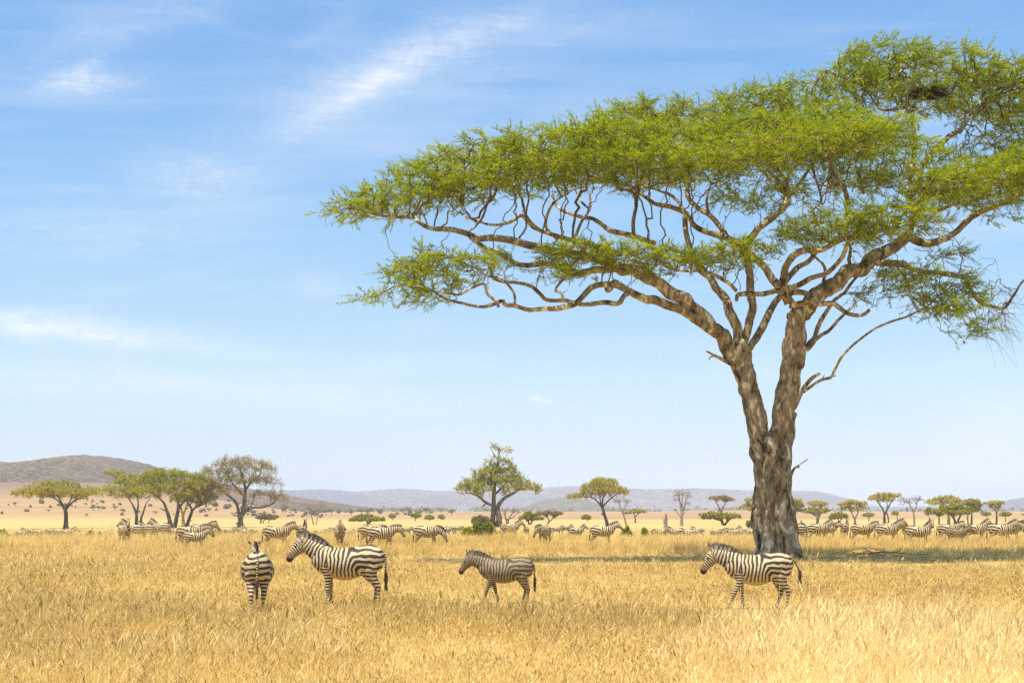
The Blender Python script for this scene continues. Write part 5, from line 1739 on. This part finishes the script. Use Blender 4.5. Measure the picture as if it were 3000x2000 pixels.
for i, (px, po, hdg) in enumerate(((2018, 'low', 170), (2034, 'graze', 10), (2048, 'low', 170), (2096, 'graze', 20), (2112, 'level', 60), (2128, 'graze', 0), (2150, 'low', 190), (2164, 'graze', 10), (2182, 'alert', 150), (2200, 'alert', 30))):
    zebra('tiny zebra in the loose far group left of the great trunk', px, 196 + 12 * (i % 3), hdg, po, 'zebra', 1.0, GRP)
GRP = 'zebra heads behind the right hand group'
for i, (px, po, hdg) in enumerate(((2352, 'alert', 90), (2376, 'proud', 160), (2408, 'proud', 20))):
    zebra('zebra far back, only its head showing over the ones right of the trunk', px, 142 + 6 * i, hdg, po, 'zebra', 1.0, GRP)


# ------------------------------------------------------------------ mound and fallen branch by the tree
def mound():
    x0, y0 = (2552 - 1500) * 77 / F, 77.0
    n, m = 40, 24
    u, v = np.meshgrid(np.linspace(-1, 1, n), np.linspace(-1, 1, m))
    q = np.clip(1 - u ** 2 - v ** 2, 0, 1) ** .8
    Xm, Ym = u * 1.7, v * 1.3
    Z = .42 * q * np.exp(-((u + .15) * 1.5) ** 2) + .05 * fbm(Xm, Ym, 2.0, 4, 3) * q - .04
    V = np.stack([Xm, Ym, Z], -1).reshape(-1, 3)
    i, j = np.meshgrid(np.arange(m - 1), np.arange(n - 1), indexing='ij')
    a = i * n + j
    o = make_mesh('dirt_mound', V, [np.stack([a, a + 1, a + n + 1, a + n], -1).reshape(-1, 4)], M['soil'], smooth=True)
    o.location = (x0, y0, float(gz(x0, y0)))
    tag(o, 'low mound of bare orange soil in the shade right of the trunk', 'mound')
    g = Geo()
    tube(g, catmull([(-1.1, -1.3, .08, .02), (-.5, -1.35, .12, .024), (.2, -1.3, .20, .024), (.8, -1.25, .18, .022), (1.7, -1.2, .08, .018), (2.3, -1.2, .10, .012)], 26), 7, .08)
    tube(g, catmull([(.8, -1.25, .18, .018), (1.1, -1.1, .32, .012), (1.2, -1.0, .5, .008)], 8), 6, .05)
    tube(g, catmull([(-.2, -1.33, .16, .016), (-.5, -1.3, .3, .011), (-.65, -1.3, .4, .007)], 8), 6, .05)
    b = g.build('fallen_branch', M['twig'], None, True)
    b.location = o.location
    tag(b, 'thin dead branch lying across the dirt mound', 'branch')


mound()


# ------------------------------------------------------------------ grass
def vnoise(x, y, sc, seed):
    """cheap smooth value noise"""
    rr = np.random.default_rng(seed)
    tab = rr.uniform(0, 1, (256, 256))
    fx, fy = x * sc, y * sc
    ix, iy = np.floor(fx).astype(int), np.floor(fy).astype(int)
    tx, ty = fx - ix, fy - iy
    tx, ty = tx * tx * (3 - 2 * tx), ty * ty * (3 - 2 * ty)
    g_ = lambda a, b: tab[a % 256, b % 256]
    return (g_(ix, iy) * (1 - tx) + g_(ix + 1, iy) * tx) * (1 - ty) + (g_(ix, iy + 1) * (1 - tx) + g_(ix + 1, iy + 1) * tx) * ty


TREE_X, TREE_Y = W(2262, 1640, TD)[:2]


FRONT = [((754 - 1500) * 34.9 / F, 34.9), ((1027 - 1500) * 37.7 / F, 37.7), ((1488 - 1500) * 38.1 / F, 38.1), ((2230 - 1500) * 35 / F, 35.0)]


def grass_band(d0, d1, tufts, per, w0, hmul, seed, tuft_r=.10, tall_=0, dark_=0):
    r = np.random.default_rng(seed)
    d = np.sqrt(r.uniform(d0 ** 2, d1 ** 2, tufts))
    u = r.uniform(-.37, .37, tufts)
    x = u * d + r.uniform(-2, 2, tufts)
    px = 1500 + x / d * F
    n1 = vnoise(x + 500, d * .8 + 500, .22, 1) * .6 + vnoise(x + 500, d * .8 + 500, .7, 2) * .4
    n2 = vnoise(x + 300, d + 300, .09, 3)
    # under the crown the sward is short and broken
    q = np.hypot((x - TREE_X) / 17.0, (d - TREE_Y + 1.5) / 10.0)
    q = q + (n1 - .5) * .7 + (vnoise(x + 40, d + 40, 1.1, 5) - .5) * .35
    bare = sstep(1.2, .7, q) * (.7 + .3 * sstep(.35, .6, n1))
    # small bare patches in the foreground
    soil = np.maximum(.6 * sstep(.62, .76, vnoise(x + 900, d * .55 + 900, .20, 9)), sstep(.46, .72, vnoise(x + 70, d * .5 + 30, .42, 12)) * sstep(32, 27, d) * sstep(2000, 1600, px)) * sstep(52, 40, d)
    keep = r.uniform(0, 1, tufts) < (1 - .42 * bare) * (1 - .70 * soil)
    h = (.12 + .32 * n1 ** 1.6) * hmul
    h *= 1 + .75 * sstep(1900, 2500, px) * sstep(36, 24, d) + .35 * sstep(.55, .8, n2)
    h *= 1 - .14 * sstep(29, 35, d) * sstep(66, 56, d)
    h *= 1 + 1.0 * sstep(70, 98, d) * (1 - .6 * sstep(108, 150, d))
    h *= 1 - .55 * bare - .35 * soil
    for zx, zy in FRONT:
        e = np.hypot((x - zx) / 1.25, (d - zy + .8) / 2.2)
        h = h * (1 - .58 * sstep(1.1, .5, e))
    if tall_:
        h = np.maximum(h, .10) * tall_ * r.uniform(.7, 1.5, tufts)
    x, d, h, n1, n2 = x[keep], d[keep], h[keep], n1[keep], n2[keep]
    m = len(x)
    ti = np.repeat(np.arange(m), per)
    N = len(ti)
    a = r.uniform(0, 2 * math.pi, N)
    rr = tuft_r * np.sqrt(r.uniform(0, 1, N)) * r.uniform(.5, 1.5, m)[ti]
    bx, by = x[ti] + np.cos(a) * rr, d[ti] + np.sin(a) * rr
    bz = gz(bx, by) - .02
    hh = h[ti] * r.uniform(.45, 1.25, N)
    tall = r.uniform(0, 1, N) < .05
    hh = np.where(tall, hh * 1.55, hh)
    wind = np.array([.10, .02])
    lean = np.where(r.uniform(0, 1, N) < .28, r.uniform(.7, 1.6, N), r.uniform(.05, .6, N))
    hh = hh * np.where(lean > .65, .7, 1)
    la = a + r.normal(0, .7, N)
    lx, ly = np.cos(la) * lean + wind[0], np.sin(la) * lean + wind[1]
    wv = r.uniform(0, math.pi, N)
    wd = w0 * r.uniform(.5, 1.3, N) * (d[ti] / d0) ** .8
    wx, wy = np.cos(wv) * wd * .5, np.sin(wv) * wd * .5
    kx = r.normal(0, .10, N)
    B = np.stack([bx, by, bz], -1)
    Mv = B + np.stack([lx * .38 * hh, ly * .38 * hh, hh * .58], -1)
    Tp = B + np.stack([(lx + kx) * hh, (ly + kx) * hh, hh * (1 - .25 * lean)], -1)
    Wv = np.stack([wx, wy, wx * 0], -1)
    V = np.stack([B - Wv, B + Wv, Mv + Wv * .8, Mv - Wv * .8, Tp], 1).reshape(-1, 3)
    b5 = np.arange(N)[:, None] * 5
    F4 = b5 + np.array([[0, 1, 2, 3]])
    F3 = b5 + np.array([[3, 2, 4]])
    tuft_tint = np.clip(r.normal(.52, .18, m), 0, 1)
    if dark_:
        tuft_tint = np.clip(tuft_tint - dark_, -.2, 1)
    tuft_tint = np.where(r.uniform(0, 1, m) < .05 + .12 * sstep(.6, .8, n1), -.1, tuft_tint)
    tint = np.clip(tuft_tint[ti] * .65 + r.uniform(0, .38, N) + .25 * (n2[ti] - .5) + .55 * sstep(1700, 2500, 1500 + bx / by * F) * sstep(36, 24, by), 0, 1)
    tint = np.where(tall, np.minimum(1, tint + .2), tint)
    # seed heads on some stalks
    sh = np.where((r.uniform(0, 1, N) < .26) & (by < 75))[0]
    if len(sh):
        e = Tp[sh]
        dirv = Tp[sh] - Mv[sh]
        dirv /= np.linalg.norm(dirv, axis=1)[:, None] + 1e-9
        ln = (hh[sh] * .32)[:, None]
        sw = np.stack([-dirv[:, 1], dirv[:, 0], 0 * dirv[:, 0]], -1) + np.stack([np.cos(wv[sh]), np.sin(wv[sh]), 0 * wv[sh]], -1)
        sw /= np.linalg.norm(sw, axis=1)[:, None] + 1e-9
        sw *= (wd[sh] * 1.6)[:, None]
        V2 = np.stack([e - dirv * ln * .7, e - dirv * ln * .2 + sw, e + dirv * ln * .5, e - dirv * ln * .2 - sw], 1).reshape(-1, 3)
        F4b = np.arange(len(sh) * 4).reshape(-1, 4) + len(V)
        V = np.vstack([V, V2])
        F4 = np.vstack([F4, F4b])
        tint = np.concatenate([np.repeat(tint, 5), np.repeat(np.clip(tint[sh] - r.uniform(-.1, .6, len(sh)), 0, 1), 4)])
    else:
        tint = np.repeat(tint, 5)
    return V, F3, F4, tint


gV, g3, g4, gt, off = [], [], [], [], 0
for args in ((16, 27, 16000, 18, .0042, 1.0, 201), (27, 42, 26000, 13, .0052, 1.0, 202), (42, 64, 30000, 9, .0072, 1.0, 203), (64, 100, 24000, 7, .010, 1.05, 204, .16), (100, 160, 15000, 6, .018, 1.1, 205, .25), (160, 300, 15000, 5, .03, 1.1, 206, .5),
             (18, 34, 1100, 34, .0042, 1.0, 207, .09, 1.25, .0), (34, 70, 2600, 26, .0062, 1.0, 208, .11, 1.45, .0), (70, 120, 2200, 20, .011, 1.0, 209, .16, 1.25, .0),
             (18, 45, 800, 22, .005, 1.0, 210, .10, 1.1, .55), (45, 95, 1500, 18, .010, 1.0, 211, .16, 1.2, .5)):
    V, F3, F4, tn = grass_band(*args)
    gV.append(V)
    g3.append(F3 + off)
    g4.append(F4 + off)
    gt.append(tn)
    off += len(V)
o = make_mesh('grass', np.concatenate(gV), [np.concatenate(g3), np.concatenate(g4)], M['grass'], None, dict(tint=np.concatenate(gt)))
tag(o, 'dry golden savanna grass covering the plain', 'grass', None, 'stuff')
print('grass verts', off)

# ------------------------------------------------------------------ haze: one closed box of even air
bx = bpy.data.meshes.new('haze')
x0, x1, y0, y1, z0, z1 = -3990, 3990, -60, 7480, -15, 96
Vb = [(x0, y0, z0), (x1, y0, z0), (x1, y1, z0), (x0, y1, z0), (x0, y0, z1), (x1, y0, z1), (x1, y1, z1), (x0, y1, z1)]
bx.from_pydata(Vb, [], [(0, 3, 2, 1), (4, 5, 6, 7), (0, 1, 5, 4), (1, 2, 6, 5), (2, 3, 7, 6), (3, 0, 4, 7)])
hz = bpy.data.objects.new('haze', bx)
COL.objects.link(hz)
mh, k, out = new_mat('air')
pv = k.n('ShaderNodeVolumePrincipled')
pv.inputs['Color'].default_value = (0.72, 0.84, 1.0, 1)
pv.inputs['Density'].default_value = 0.00015
pv.inputs['Anisotropy'].default_value = 0.0
k.link(pv.outputs[0], out.inputs['Volume'])
bx.materials.append(mh)
tag(hz, 'thin blue haze lying over the plain', 'haze', None, 'stuff')
